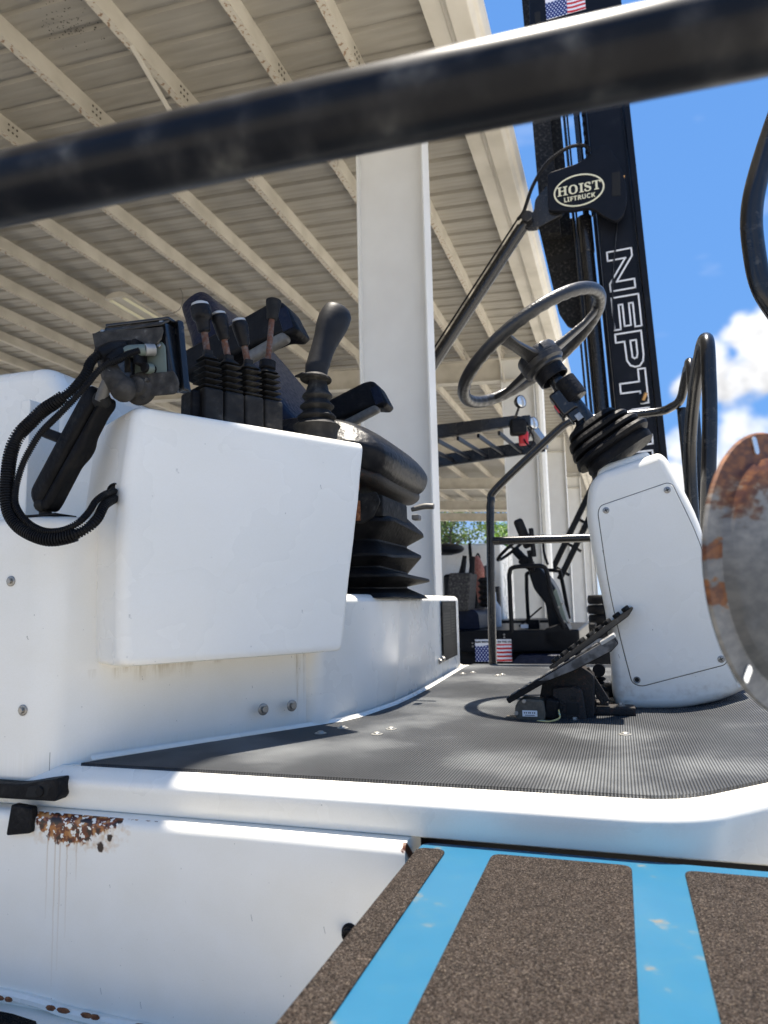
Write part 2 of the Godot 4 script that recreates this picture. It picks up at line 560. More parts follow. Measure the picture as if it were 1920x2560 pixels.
	M.cyanwire = mat(sr(0.2, 0.45, 0.45), 0.5)
	M.redcloth = mottled(68, [[0.0, sr(0.2, 0.04, 0.03)], [1.0, sr(0.4, 0.22, 0.16)]], 5.0, 0.8)
	M.brasspin = mat(sr(0.3, 0.17, 0.06), 0.5, 0.3)
# ---------------------------------------------------------------- the white truck: x along it (forwards), y up from the floor mat, z towards its right-hand side
var truck: Node3D
var DG := Transform3D()          # the slanting console wall: x along it, z out of it

# corrugated conduit; the long one runs on inside a wider sleeve (radius wide) between a sixth and four fifths of its length
func corrugated(path: Array, r: float, pitch: float, wide: float) -> MB:
	var mb := MB.new()
	var c := Curve3D.new()
	c.bake_interval = 0.002
	for i in path.size():
		var a: Vector3 = path[maxi(i - 1, 0)]
		var b: Vector3 = path[mini(i + 1, path.size() - 1)]
		var k := (b - a) / 6.0
		c.add_point(path[i], -k, k)
	var l := c.get_baked_length()
	var n := int(l / pitch)
	var pts := PackedVector3Array()
	var rr := PackedFloat32Array()
	for i in n:
		for q in [[0.0, 1.0], [0.48, 1.0], [0.56, 0.74], [0.92, 0.74]]:
			pts.append(c.sample_baked((i + q[0]) * pitch, true))
			rr.append((wide if i > n * 0.17 and i < n * 0.78 else r) * q[1])
	mb.sweep(pts, rr, 12)
	return mb

# a square rubber bellows: list of [half x, half z, y]
func bellows(mb: MB, t: Transform3D, prof: Array, corner := 0.3) -> void:
	var rows := []
	for p in prof:
		var o := rounded([-p[0], -p[1], p[0], -p[1], p[0], p[1], -p[0], p[1]], minf(p[0], p[1]) * corner, 3)
		var row := PackedVector3Array()
		for q in o: row.append(t * Vector3(q.x, p[2], q.y))
		rows.append(row)
	mb.grid(rows, true, true)

func bolt(parent: Node3D, t: Transform3D, r: float, m: Material, called := "bolt") -> MeshInstance3D:
	var key := "bolt%s%s" % [r, m.get_instance_id()]
	if not base_at.has(key):
		var mb := MB.new()
		mb.lathe(Transform3D(), [[r, 0.0], [r, r * 0.16], [r * 0.85, r * 0.26]], 18)
		mb.lathe(Transform3D(), [[r * 0.58, r * 0.2], [r * 0.58, r * 0.62], [r * 0.5, r * 0.72]], 6)
		base_at[key] = mb.mesh(m)
	return place(called, base_at[key], parent, "", t)
func dome_bolt(parent: Node3D, p: Vector3, r: float) -> void:
	if not base_at.has("dome"):
		var mb := MB.new()
		mb.lathe(Transform3D(), [[1.0, 0.0], [1.0, 0.1], [0.92, 0.14], [0.62, 0.15], [0.58, 0.3], [0.4, 0.44], [0.0, 0.5]], 18)
		base_at["dome"] = mb.mesh(M.boltwhite)
	place("bolt", base_at["dome"], parent, "", Transform3D(Basis().scaled(Vector3.ONE * r), p))
func cross_screw(parent: Node3D, p: Vector3, r: float, hole := false) -> void:
	var mb := MB.new()
	var t := at_dir(p, Vector3(0, 0, 1), Vector3(0, 1, 0))
	if hole:
		mb.lathe(t, [[r, 0.0], [r, 0.001], [r * 0.85, 0.0014], [r * 0.62, 0.0004]], 20)
	else:
		mb.lathe(t, [[r, 0.0], [r, 0.0008], [r * 0.8, 0.0016], [0.0, 0.002]], 20)
	var o := part("screw", mb, M.bolt, parent)
	var sl := MB.new()
	if hole:
		sl.lathe(Transform3D(t.basis, t.origin), [[r * 0.6, 0.0], [r * 0.6, 0.0018]], 16)
	else:
		for a in [25.0, 115.0]:
			sl.rbox(Transform3D(Basis(Vector3(0, 0, 1), deg_to_rad(a)), p + Vector3(0, 0, 0.0016)), Vector3(r * 1.1, r * 0.24, 0.0012), 0.0002, 1)
	part("screw_recess", sl, M.dark, o)

func uv_wall(p: Vector3, _n: Vector3) -> Vector2:
	var q := DG.affine_inverse() * p
	return Vector2((q.x + 0.1) / 0.8, (0.42 - q.y) / 0.4)
func uv_panel(p: Vector3, _n: Vector3) -> Vector2: return Vector2((p.x + 0.75) / 0.8, (-0.0555 - p.y - maxf(0.0, 0.058 - p.z)) / 0.32)
func uv_flat(p: Vector3, _n: Vector3) -> Vector2: return Vector2(p.x, p.z)

func build_truck() -> void:
	var y := deg_to_rad(YAW)
	var u := Vector3(cos(y), 0, sin(y))
	truck = thing("forklift_truck", "white open-cab forklift truck with black seat, levers, steering wheel and blue step", "forklift", Transform3D(Basis(u, Vector3.UP, u.cross(Vector3.UP)), Vector3(0, 0, -1.05)))
	base_at[truck] = 1.5
	DG = Transform3D(Basis(Vector3(0.517, 0, -0.857).normalized(), Vector3.UP, Vector3(0.857, 0, 0.517).normalized()), Vector3(-0.54, 0, 0.01))
	build_body()
	build_console()
	build_display()
	build_seat()
	build_cowl()
	build_wheel()
	build_pedals()
	build_rails()
	build_step()

func build_body() -> void:
	# hood: a low front deck under the seat, and the taller right-hand corner with its slanting wall
	var mb := MB.new()
	var up := Transform3D(Basis(Vector3.RIGHT, Vector3(0, 0, -1), Vector3.UP), Vector3.ZERO)   # xy outline lies flat, depth goes up
	mb.prism(Transform3D(up.basis, V(0, -0.03, 0)), rounded([-1.7, 0.4, -0.285, 0.4, -0.249, 0.54, -0.228, 0.72, -0.235, 1.1, -0.258, 1.5, -0.272, 1.77, -0.33, 1.88, -1.7, 1.88], [0.0, 0.03, 0.06, 0.1, 0.1, 0.1, 0.05, 0.06, 0.0], 5), 0.305, 0.02, 4)
	part("hood", mb, M.white, truck)
	mb = MB.new()
	mb.prism(Transform3D(up.basis, V(0, -0.031, 0)), rounded([-1.7, -0.042, -0.578, -0.042, -0.259, 0.487, -0.30, 0.53, -0.8, 0.55, -1.7, 0.55], [0.0, 0.04, 0.03, 0.02, 0.02, 0.0], 6), 0.444, 0.016, 4)
	part("side_ledge", mb, M.hood, truck, "", uv_wall)
	# tall rear bonnet with a chipped front edge
	mb = MB.new()
	mb.prism(Transform3D(Basis(Vector3.RIGHT, Vector3.UP, Vector3(0, 0, 1)), V(0, 0, -1.75)), rounded([-2.1, 0.3, -0.86, 0.3, -0.805, 0.72, -0.85, 0.80, -2.1, 0.825], [0.0, 0.02, 0.06, 0.05, 0.0], 5), 1.52, 0.03, 4)
	var bon := part("rear_bonnet", mb, M.white, truck)
	mb = MB.new()
	mb.prism(Transform3D(Basis(), V(0, 0, -0.52)), rounded([-0.84, 0.35, -0.5, 0.35, -0.5, 0.585, -0.61, 0.61, -0.73, 0.63, -0.84, 0.635], [0, 0, 0.03, 0.02, 0.02, 0.0], 4), 0.3, 0.02, 3)
	part("console_base", mb, M.white, truck)
	mb = MB.new()
	mb.prism(Transform3D(Basis(), V(0, 0, -0.14)), rounded([-0.76, 0.4, -0.735, 0.4, -0.735, 0.66, -0.76, 0.66], 0.005, 2), 0.08, 0.004, 2)
	part("ledge_rib", mb, M.white, truck)
	# small cove where the walls meet the floor
	mb = MB.new()
	var rows := []
	var path := [V(-0.53, 0, -0.016), V(-0.42, 0, -0.199), V(-0.30, 0, -0.398), V(-0.258, 0, -0.468), V(-0.238, 0, -0.54), V(-0.219, 0, -0.72), V(-0.219, 0, -0.9), V(-0.226, 0, -1.1), V(-0.249, 0, -1.5), V(-0.264, 0, -1.77), V(-0.3, 0, -1.85)]
	for i in path.size():
		var d: Vector3 = (path[mini(i + 1, path.size() - 1)] - path[maxi(i - 1, 0)]).normalized()
		var out := d.cross(Vector3.UP) * -1.0
		if out.x < 0: out = -out
		var row := PackedVector3Array()
		for k in 6:
			var a := PI / 2 * k / 5
			row.append(path[i] + out * (0.008 * (1.0 - sin(a)) - 0.001) + Vector3.UP * (0.007 * (1.0 - cos(a)) + 0.0032))
		rows.append(row)
	mb.grid(rows, false, false, V(1, 1, 0.5))
	part("wall_cove", mb, M.white, truck)
	# platform: the edge that runs along the mat, turned over into a skirt
	mb = MB.new()
	rows = []
	path = [V(-1.7, 0, 0.01), V(-0.6, 0, 0.01), V(-0.2, 0, 0.01), V(0.2, 0, 0.01)]
	for k in 7:
		var t := k / 6.0
		path.append(V(0.33, 0, 0.01).lerp(V(0.385, 0, 0.01), t).lerp(V(0.385, 0, 0.01).lerp(V(0.425, 0, -0.032), t), t))
	path.append(V(0.46, 0, -0.068)); path.append(V(0.52, 0, -0.131)); path.append(V(0.62, 0, -0.235)); path.append(V(1.3, 0, -0.94))
	for i in path.size():
		var d: Vector3 = (path[mini(i + 1, path.size() - 1)] - path[maxi(i - 1, 0)]).normalized()
		var out := Vector3(-d.z, 0, d.x)
		var row := PackedVector3Array()
		for k in [[-0.05, -0.002], [-0.004, -0.002], [0.004, 0.0], [0.013, -0.004], [0.0205, -0.0085], [0.0262, -0.013], [0.0292, -0.017], [0.0305, -0.0225], [0.0298, -0.03], [0.0225, -0.0585], [0.019, -0.06], [-0.05, -0.06]]:
			var p: Vector3 = path[i] + out * k[0] + Vector3.UP * k[1]
			# past the corner of the mat the face runs down deeper
			if k[1] < -0.02 and k[0] > 0.0: p.y -= 0.32 * maxf(0.0, 0.0385 - p.z) * clampf((-k[1] - 0.02) / 0.0385, 0.0, 1.0)
			row.append(p)
		rows.append(row)
	mb.grid(rows, false, false, V(0, 0, 1))
	part("platform_skirt", mb, M.white, truck)
	mb = MB.new()
	mb.prism(Transform3D(up.basis, V(0, -0.057, 0)), pts2([-1.7, -0.0, 0.37, -0.0, 0.41, 0.045, 1.25, 0.9, 1.25, 1.91, -1.7, 1.91]), 0.054)
	part("platform_deck", mb, M.white, truck)
	# floor mat: flat, then curling up towards the front
	mb = MB.new()
	rows = []
	var ramp := func(x: float) -> float: return 0.0 if x < 0.42 else minf(0.16, 0.6 * (x - 0.42) * (x - 0.42) + 0.06 * (x - 0.42))
	var edge := func(x: float) -> float:
		if x < 0.34: return 0.008
		if x < 0.42: return lerpf(0.008, -0.03, pow((x - 0.34) / 0.08, 1.8))
		return -0.03 - (x - 0.42) * 1.02
	var xs := [-0.53, -0.45, -0.35, -0.25, -0.15, 0.0, 0.2, 0.34, 0.36, 0.38, 0.4, 0.42, 0.46, 0.5, 0.55, 0.6, 0.7, 0.8, 0.95, 1.1]
	for x in xs:
		var row := PackedVector3Array()
		var e: float = edge.call(x)
		var far: float = -1.9
		if x < -0.25: far = lerpf(e, -0.5, (x + 0.53) / 0.28)
		var h: float = ramp.call(x) if x > 0.0 else 0.0
		row.append(V(x, -0.002, e))
		for k in 9: row.append(V(x, 0.003, lerpf(e - 0.002, far, k / 8.0)))
		if h > 0.0:
			for k in range(2, row.size()): row[k].y = 0.003 + h * smoothstep(e - 0.1, e - 0.55, row[k].z)
		rows.append(row)
	mb.grid(rows, false, false, Vector3.UP)
	part("floor_mat", mb, M.mat, truck, "", uv_flat, 60.0)
	for p in [[-0.243, -0.317], [-0.222, -0.381], [-0.131, -0.329], [-0.121, -0.387], [0.321, -0.413], [-0.206, -1.481], [-0.18, -1.532], [-0.077, -1.432], [-0.066, -1.463]]:
		dome_bolt(truck, V(p[0], 0.003, p[1]), 0.0115)
	for s in [0.354, 0.421]:
		bolt(truck, Transform3D(DG.basis * Basis(Vector3.RIGHT, PI / 2), DG * V(s, 0.05, 0.003)), 0.0115, M.bolt)
	for p in [[-0.657, 0.303], [-0.62, 0.09]]:
		bolt(truck, Transform3D(Basis(Vector3.RIGHT, PI / 2), V(p[0], p[1], 0.042)), 0.009, M.bolt)
	# rating plate on the low front wall
	var im := Image.create(192, 256, false, Image.FORMAT_RGB8)
	im.fill(Color(0.09, 0.1, 0.11))
	var lt := Color(0.42, 0.42, 0.38)
	var g := RandomNumberGenerator.new()
	g.seed = 2
	for r in [[14, 10, 46, 6], [66, 8, 50, 14], [128, 8, 46, 14], [66, 28, 50, 6]]: im.fill_rect(Rect2i(r[0], r[1], r[2], r[3]), lt)
	for r in 8: for c in 3: im.fill_rect(Rect2i(14 + c * 30, 50 + r * 13, 25, 9), lt)
	for r in 9: im.fill_rect(Rect2i(118, 40 + r * 12, 58, 8), lt)
	for r in 9:
		var x := 14
		while x < 100:
			var l := g.randi_range(4, 12)
			im.fill_rect(Rect2i(x, 162 + r * 8, l, 3), lt.darkened(0.3)); x += l + 3
	for r in [[116, 158, 62, 2], [116, 234, 62, 2], [116, 158, 2, 78], [176, 158, 2, 78], [116, 194, 62, 2], [140, 172, 10, 8], [138, 210, 26, 2], [150, 202, 2, 20], [60, 242, 110, 3]]: im.fill_rect(Rect2i(r[0], r[1], r[2], r[3]), lt)
	var pm := mat(Color(0.55, 0.55, 0.55), 0.5, 0.0, 0.2)
	pm.albedo_texture = img_tex(im)
	var a := V(-0.2475, 0.252, -1.36); var b := V(-0.2645, 0.252, -1.65)
	var d := (b - a).normalized()
	mb = MB.new()
	mb.rbox(Transform3D(Basis(d, Vector3.UP, d.cross(Vector3.UP)), (a + b) * 0.5 + V(0.0035, -0.096, 0)), V(0.29, 0.2, 0.003), 0.001, 1)
	part("rating_plate", mb, pm, truck, "", func(p, _n): return Vector2((p - a).dot(d) / 0.29, (0.256 - p.y) / 0.2))
	for k in [[-1.30, 0.062], [-1.345, 0.066]]:
		bolt(truck, Transform3D(Basis(Vector3.BACK, -PI / 2), V(-0.243, k[1], k[0])), 0.011, M.bolt)
	# side panel below the platform, weld seam and lower step
	mb = MB.new()
	rows = []
	for x in [-1.4, -0.75, -0.4, -0.2, 0.0, 0.037, 0.043]:
		var row := PackedVector3Array()
		for k in [[-0.02, -0.0625], [0.042, -0.0625], [0.048, -0.0635], [0.0535, -0.067], [0.0568, -0.073], [0.0578, -0.081], [0.057, -0.2], [0.056, -0.37]]:
			row.append(V(x, k[1] - 0.004 * maxf(0.0, x + 0.1), k[0] if x < 0.04 else 0.0))
		rows.append(row)
	mb.grid(rows, false, false, V(0, 0.3, 1))
	part("side_panel", mb, M.panel, truck, "rust-stained white lower side panel", uv_panel)
	mb = MB.new()
	mb.tube([V(-1.3, -0.333, 0.058), V(-0.62, -0.335, 0.059), V(-0.45, -0.345, 0.0605), V(0.05, -0.348, 0.059)], 0.008, 8)
	part("weld_seam", mb, M.white, truck)
	mb = MB.new()
	for k in [[-0.62, 0.012], [-0.6, 0.008], [-0.52, 0.01], [-0.497, 0.013], [-0.455, 0.011], [-0.44, 0.009], [-0.36, 0.012]]:
		mb.ball(V(k[0], -0.337 - 0.012 * absf(k[0] + 0.6), 0.0665), V(k[1], 0.004, 0.003), 8)
	part("rust_spot", mb, M.rust, truck).set_meta("kind", "stuff")
	mb = MB.new()
	mb.box(V(-0.7, -0.40, 0.15), V(1.5, 0.1, 0.3), 0.004, 1)
	part("lower_step", mb, M.white, truck)
	mb = MB.new()
	mb.prism(Transform3D(up.basis, V(0, -0.35, 0)), pts2([-1.4, -0.078, -0.58, -0.078, -0.53, -0.084, -0.515, -0.098, -0.49, -0.082, -0.2, -0.08, 0.02, -0.08, 0.02, -0.29, -1.4, -0.29]), 0.0015)
	part("grit_strip", mb, M.grit_dark, truck)
	# gap behind the step and panel, and the chassis below
	mb = MB.new()
	mb.box(V(-0.2, -0.6, -0.95), V(2.8, 1.05, 1.72), 0.01, 1)
	part("chassis", mb, M.blackpaint, truck)
	# rubber latch at the platform corner, and the flap below it
	mb = MB.new()
	mb.prism(Transform3D(Basis(), V(0, 0, 0.036)), rounded([-0.9, -0.05, -0.53, -0.044, -0.524, -0.036, -0.526, -0.009, -0.56, -0.014, -0.6, -0.022, -0.66, -0.022, -0.9, -0.022], [0.0, 0.003, 0.002, 0.003, 0.02, 0.02, 0.0, 0.0], 3), 0.027, 0.003, 2)
	var la := part("rubber_latch", mb, M.rubber, truck)
	mb = MB.new()
	mb.prism(Transform3D(Basis(), V(0, 0, 0.0615)), rounded([-0.588, -0.041, -0.545, -0.037, -0.54, -0.017, -0.582, -0.024], 0.004, 2), 0.0022, 0.0006, 1)
	part("latch_recess", mb, M.dark, la)
	mb = MB.new()
	mb.cyl(V(-0.558, -0.03, 0.0625), V(-0.558, -0.03, 0.0665), 0.008, 12, 0.001)
	part("latch_bolt", mb, M.rubber, la)
	mb = MB.new()
	mb.prism(Transform3D(Basis(), V(0, 0, 0.052)), rounded([-0.62, -0.1, -0.571, -0.093, -0.571, -0.055, -0.612, -0.052], 0.004, 2), 0.015, 0.002, 1)
	part("rubber_flap", mb, M.rubber, truck)

func build_console() -> void:
	var up := Basis(Vector3.RIGHT, Vector3(0, 0, -1), Vector3.UP)
	var mb := MB.new()
	mb.xf = DG
	var rows := []
	# cover: [height, left end, right end, front, inset]
	mb = MB.new()
	mb.xf = DG
	for k in [[0.1585, 0.046, 0.478, 0.083], [0.1600, 0.0405, 0.4845, 0.087], [0.165, 0.0365, 0.4885, 0.0895], [0.173, 0.035, 0.49, 0.09], [0.30, 0.032, 0.509, 0.09], [0.385, 0.031, 0.524, 0.09], [0.43, 0.0335, 0.531, 0.09], [0.47, 0.037, 0.538, 0.09], [0.52, 0.0425, 0.544, 0.09], [0.565, 0.048, 0.551, 0.09], [0.582, 0.051, 0.5535, 0.0895], [0.59, 0.054, 0.5535, 0.088], [0.5945, 0.058, 0.551, 0.085], [0.5965, 0.064, 0.547, 0.08]]:
		var row := PackedVector3Array()
		for q in rounded([k[1], -0.1, k[2], -0.1, k[2], k[3], k[1], k[3]], [0.01, 0.01, 0.011, 0.022], 6): row.append(V(q.x, k[0], q.y))
		rows.append(row)
	mb.grid(rows, true, true)
	var cov := part("console_cover", mb, M.white, truck)
	# cable hole in the left flank
	mb = MB.new()
	var hp := DG * V(0.036, 0.452, 0.048)
	mb.lathe(at_dir(hp, DG.basis * V(-0.75, 0.1, 0.66), Vector3.UP), [[0.013, -0.012], [0.013, 0.004], [0.0105, 0.005], [0.0105, 0.0012], [0.0, 0.001]], 20)
	part("cable_grommet", mb, M.dark, cov)
	# five-lever valve block: square pods with bellows, stems and knobs
	for i in 4:
		var s := 0.2295 + 0.0455 * i
		var t := Transform3D(DG.basis, DG * V(s, 0, 0.0))
		mb = MB.new()
		mb.rbox(Transform3D(t.basis, t * V(0, 0.622, 0.0)), V(0.0435, 0.105, 0.058), 0.006, 3)
		var pod := part("lever", mb, M.dusty, truck)
		mb = MB.new()
		var pr := []
		for k in 5:
			var h := 0.6735 + k * 0.0125
			var w := 0.0192 - k * 0.0006
			pr.append_array([[w - 0.009, w - 0.006, h], [w + 0.0018, w + 0.008, h + 0.005], [w + 0.0015, w + 0.0075, h + 0.0066], [w - 0.009, w - 0.006, h + 0.0115]])
		bellows(mb, t, pr, 0.25)
		bellows(mb, t, [[0.0195, 0.021, 0.7365], [0.018, 0.019, 0.7385], [0.009, 0.009, 0.748], [0.0085, 0.0085, 0.757], [0.006, 0.006, 0.758]], 0.6)
		part("bellows", mb, M.dusty, pod, "", null, 25.0)
		var lean: Vector3 = t.basis * [V(-0.18, 1, 0.0), V(-0.26, 1, 0.02), V(-0.27, 1, 0.03), V(0.12, 1, -0.02)][i]
		var a := t * V(0, 0.75, 0)
		var lg: float = [0.047, 0.042, 0.039, 0.114][i]
		if i == 3:
			mb = MB.new()
			mb.lathe(at_dir(a + t.basis.y * -0.004, lean), [[0.014, 0.0], [0.0175, 0.003], [0.0175, 0.018], [0.015, 0.018], [0.015, 0.008], [0.0, 0.008]], 20)
			part("boot_collar", mb, M.rubber, pod)
		mb = MB.new()
		mb.cyl(a, a + lean * lg, 0.0068 if i < 3 else 0.0062, 12)
		part("lever_rod", mb, M.rustgrey, pod, "rusty bare lever rod")
		var k0 := a + lean * (lg - 0.004)
		mb = MB.new()
		var cap := MB.new()
		if i == 0:
			mb.lathe(at_dir(k0, lean), [[0.009, 0.0], [0.0125, 0.003], [0.014, 0.022], [0.0185, 0.027], [0.0205, 0.034], [0.0205, 0.050], [0.019, 0.0535]], 24)
			cap.lathe(at_dir(k0 + lean * 0.0535, lean), [[0.0178, 0.0], [0.0165, 0.0045], [0.009, 0.0085], [0.0, 0.0095]], 20)
		elif i == 3:
			mb.lathe(at_dir(k0, lean), [[0.0085, 0.0], [0.0115, 0.003], [0.0145, 0.025], [0.0165, 0.042], [0.0165, 0.045], [0.015, 0.046], [0.0, 0.0452]], 24)
		else:
			mb.lathe(at_dir(k0, lean), [[0.009, 0.0], [0.0115, 0.003], [0.0145, 0.022], [0.0168, 0.04], [0.0163, 0.047], [0.014, 0.0505]], 24)
			cap.lathe(at_dir(k0 + lean * 0.05, lean), [[0.0145, 0.0], [0.013, 0.004], [0.007, 0.0068], [0.0, 0.0075]], 20)
		part("lever_knob", mb, M.plastic if i < 3 else M.dusty, pod)
		if cap.v.size(): part("knob_cap", cap, M.knobcap, pod)
	mb = MB.new()
	mb.rbox(Transform3D(DG.basis, DG * V(0.205, 0.62, -0.012)), V(0.03, 0.1, 0.05), 0.006, 2)
	part("lever_housing", mb, M.rubber, truck)
	# joystick
	var js := Transform3D(DG.basis, DG * V(0.495, 0, -0.005))
	mb = MB.new()
	rows = []
	for k in [[0.043, 0.575], [0.046, 0.622], [0.0475, 0.632], [0.052, 0.641], [0.053, 0.643], [0.042, 0.652], [0.036, 0.656], [0.043, 0.662], [0.0435, 0.665], [0.034, 0.674], [0.029, 0.679], [0.038, 0.687], [0.0385, 0.69], [0.029, 0.699], [0.027, 0.703], [0.034, 0.711], [0.0335, 0.715], [0.026, 0.724], [0.0245, 0.73], [0.021, 0.742], [0.0205, 0.752]]:
		var row := PackedVector3Array()
		for j in 24:
			var a2 := TAU * j / 24
			row.append(js * V(cos(a2) * k[0] + (k[1] - 0.62) * 0.04, k[1], sin(a2) * k[0]))
		rows.append(row)
	mb.grid(rows, true, true)
	var joy := part("joystick", mb, M.dusty, truck, "", null, 30.0)
	mb = MB.new()
	mb.lathe(Transform3D(js.basis * Basis(Vector3.BACK, -0.1), js * V(0.0, 0.752, 0)), [[0.02, -0.006], [0.035, -0.003], [0.036, 0.0], [0.034, 0.003], [0.02, 0.012]], 24)
	mb.rbox(Transform3D(js.basis * Basis(Vector3.BACK, 0.06), js * V(-0.03, 0.7545, 0.0)), V(0.034, 0.005, 0.03), 0.002, 2)
	part("hand_rest", mb, M.dusty, joy)
	mb = MB.new()
	rows = []
	# [height, shift along, half width along, half width across]
	for k in [[0.757, 0.0000, 0.0260, 0.0220], [0.777, 0.0031, 0.0273, 0.0232], [0.785, 0.0053, 0.0290, 0.0243], [0.789, 0.0068, 0.0280, 0.0239], [0.81, 0.0141, 0.0286, 0.0236], [0.835, 0.0244, 0.0297, 0.0243], [0.86, 0.0355, 0.0330, 0.0273], [0.885, 0.0456, 0.0377, 0.0297], [0.905, 0.0541, 0.0386, 0.0307], [0.92, 0.0605, 0.0368, 0.0293], [0.93, 0.0630, 0.0325, 0.0258], [0.936, 0.0625, 0.0262, 0.0204], [0.9385, 0.0620, 0.0153, 0.0120]]:
		var row := PackedVector3Array()
		for j in 24:
			var a2 := TAU * j / 24
			row.append(js * V(cos(a2) * k[2] + k[1], k[0] + cos(a2) * k[2] * -0.22 * clampf((k[0] - 0.8) / 0.1, 0.0, 1.0), sin(a2) * k[3]))
		rows.append(row)
	mb.grid(rows, true, true)
	part("joystick_grip", mb, M.grip, joy)
	mb = MB.new()
	mb.lathe(at_dir(js * V(0.068, 0.9345, 0.004), js.basis * V(0.22, 1, 0)), [[0.006, 0.0], [0.006, 0.0012], [0.0045, 0.0016], [0.0, 0.0014]], 14)
	part("grip_hole", mb, M.dark, joy)

func build_display() -> void:
	# monitor housing seen from behind, its cover plate half broken away
	var mb := MB.new()
	mb.prism(Transform3D(Basis(), V(0, 0, -0.07)), rounded([-0.515, 0.645, -0.378, 0.632, -0.405, 0.755, -0.535, 0.762], 0.006, 3), 0.05, 0.005, 2)
	var disp := part("monitor", mb, M.gloss, truck)
	mb = MB.new()
	mb.bar(V(-0.535, 0.766, -0.05), V(-0.40, 0.76, -0.05), 0.05, 0.006, 0.002)
	mb.prism(Transform3D(Basis(Vector3.UP, -0.55), V(-0.372, 0, -0.045)), rounded([-0.012, 0.625, 0.012, 0.625, -0.02, 0.765, -0.045, 0.765], 0.006, 3), 0.012, 0.003, 2)
	part("monitor_bezel", mb, M.gloss, disp)
	mb = MB.new()
	# the top flange and ragged left part of the plate
	mb.prism(Transform3D(Basis(), V(0, 0, -0.013)), pts2([-0.55, 0.747, -0.402, 0.738, -0.4, 0.73, -0.404, 0.716, -0.412, 0.708, -0.43, 0.71, -0.462, 0.704, -0.468, 0.692, -0.466, 0.665, -0.478, 0.665, -0.48, 0.71, -0.487, 0.722, -0.495, 0.717, -0.503, 0.722, -0.511, 0.716, -0.516, 0.709, -0.52, 0.69, -0.535, 0.683]), 0.004, 0.001, 1)
	mb.prism(Transform3D(Basis(Vector3.RIGHT, -0.9), V(0, 0.7435, -0.0125)), pts2([-0.55, 0.002, -0.402, -0.007, -0.395, 0.012, -0.545, 0.02]), 0.003, 0.0008, 1)
	mb.prism(Transform3D(Basis(), V(0, 0, -0.0135)), rounded([-0.425, 0.616, -0.372, 0.614, -0.366, 0.632, -0.371, 0.645, -0.378, 0.655, -0.398, 0.656, -0.42, 0.657, -0.432, 0.664, -0.426, 0.64], [0.006, 0.006, 0.01, 0.008, 0.001, 0.001, 0.004, 0.004, 0.004], 2), 0.004, 0.001, 1)
	part("cover_plate", mb, M.dustgrey, disp, "dusty torn grey cover plate")
	mb = MB.new()
	mb.prism(Transform3D(Basis(), V(0, 0, -0.0195)), rounded([-0.462, 0.65, -0.395, 0.645, -0.4, 0.705, -0.408, 0.715, -0.462, 0.705], 0.004, 2), 0.003, 0.001, 1)
	part("rear_board", mb, M.greenplastic, disp)
	for p in [[-0.535, 0.749], [-0.41, 0.747]]:
		mb = MB.new()
		mb.cyl(V(p[0], p[1], -0.02), V(p[0], p[1] + 0.006, -0.02), 0.005, 10, 0.001)
		part("cover_screw", mb, M.bolt, disp)
	mb = MB.new()
	mb.cyl(V(-0.4105, 0.7065, -0.017), V(-0.4105, 0.7065, -0.0125), 0.004, 12, 0.0008)
	part("cover_screw", mb, M.bolt, disp)
	# round plugs and the ball joint
	mb = MB.new()
	mb.cyl(V(-0.424, 0.665, -0.02), V(-0.428, 0.664, 0.004), 0.0085, 16, 0.001)
	var plug := part("dust_plug", mb, M.rubber, disp)
	mb = MB.new()
	mb.cyl(V(-0.4235, 0.665, -0.014), V(-0.4275, 0.664, -0.002), 0.0092, 16, 0.001)
	part("plug_ring", mb, M.greenplastic, plug)
	mb = MB.new()
	mb.lathe(at_dir(V(-0.447, 0.633, -0.018), V(0.1, 0.05, 1)), [[0.03, 0.0], [0.03, 0.006], [0.027, 0.01], [0.019, 0.013], [0.016, 0.02], [0.0, 0.024]], 26)
	for k in 4:
		var a := TAU * k / 4 + 0.5
		mb.cyl(V(-0.447 + cos(a) * 0.0225, 0.633 + sin(a) * 0.0225, -0.012), V(-0.447 + cos(a) * 0.0225, 0.633 + sin(a) * 0.0225, -0.003), 0.0035, 8)
	part("ball_flange", mb, M.dustgrey, disp)
	mb = MB.new()
	mb.tube([V(-0.462, 0.628, 0.015), V(-0.475, 0.645, 0.022), V(-0.487, 0.672, 0.022), V(-0.492, 0.69, 0.015)], [0.021, 0.0195, 0.0135, 0.011], 14)
	mb.ball(V(-0.46, 0.626, 0.014), V(0.023, 0.023, 0.022), 16)
	part("arm_socket", mb, M.dustgrey, disp)
	mb = MB.new()
	mb.cyl(V(-0.472, 0.655, 0.03), V(-0.499, 0.605, 0.026), 0.0098, 14, 0.001)
	part("ball_stem", mb, M.greyplastic, disp)
	# two-part clamp arm
	var d := (V(-0.505, 0.625, 0.012) - V(-0.625, 0.438, 0.012)).normalized()
	var b := Basis(Vector3(0, 0, 1).cross(d) * -1.0, d, Vector3(0, 0, 1))
	var arm := Transform3D(b, (V(-0.505, 0.625, 0.012) + V(-0.625, 0.438, 0.012)) * 0.5)
	mb = MB.new()
	mb.prism(Transform3D(b, arm * V(0, 0, -0.021)), rounded([-0.024, -0.105, 0.006, -0.12, 0.011, -0.105, 0.010, 0.02, 0.012, 0.085, 0.004, 0.108, -0.016, 0.116, -0.024, 0.10], [0.018, 0.008, 0.01, 0.01, 0.01, 0.012, 0.014, 0.01], 4), 0.042, 0.01, 3)
	var am := part("monitor_arm", mb, M.rubber, truck)
	mb = MB.new()
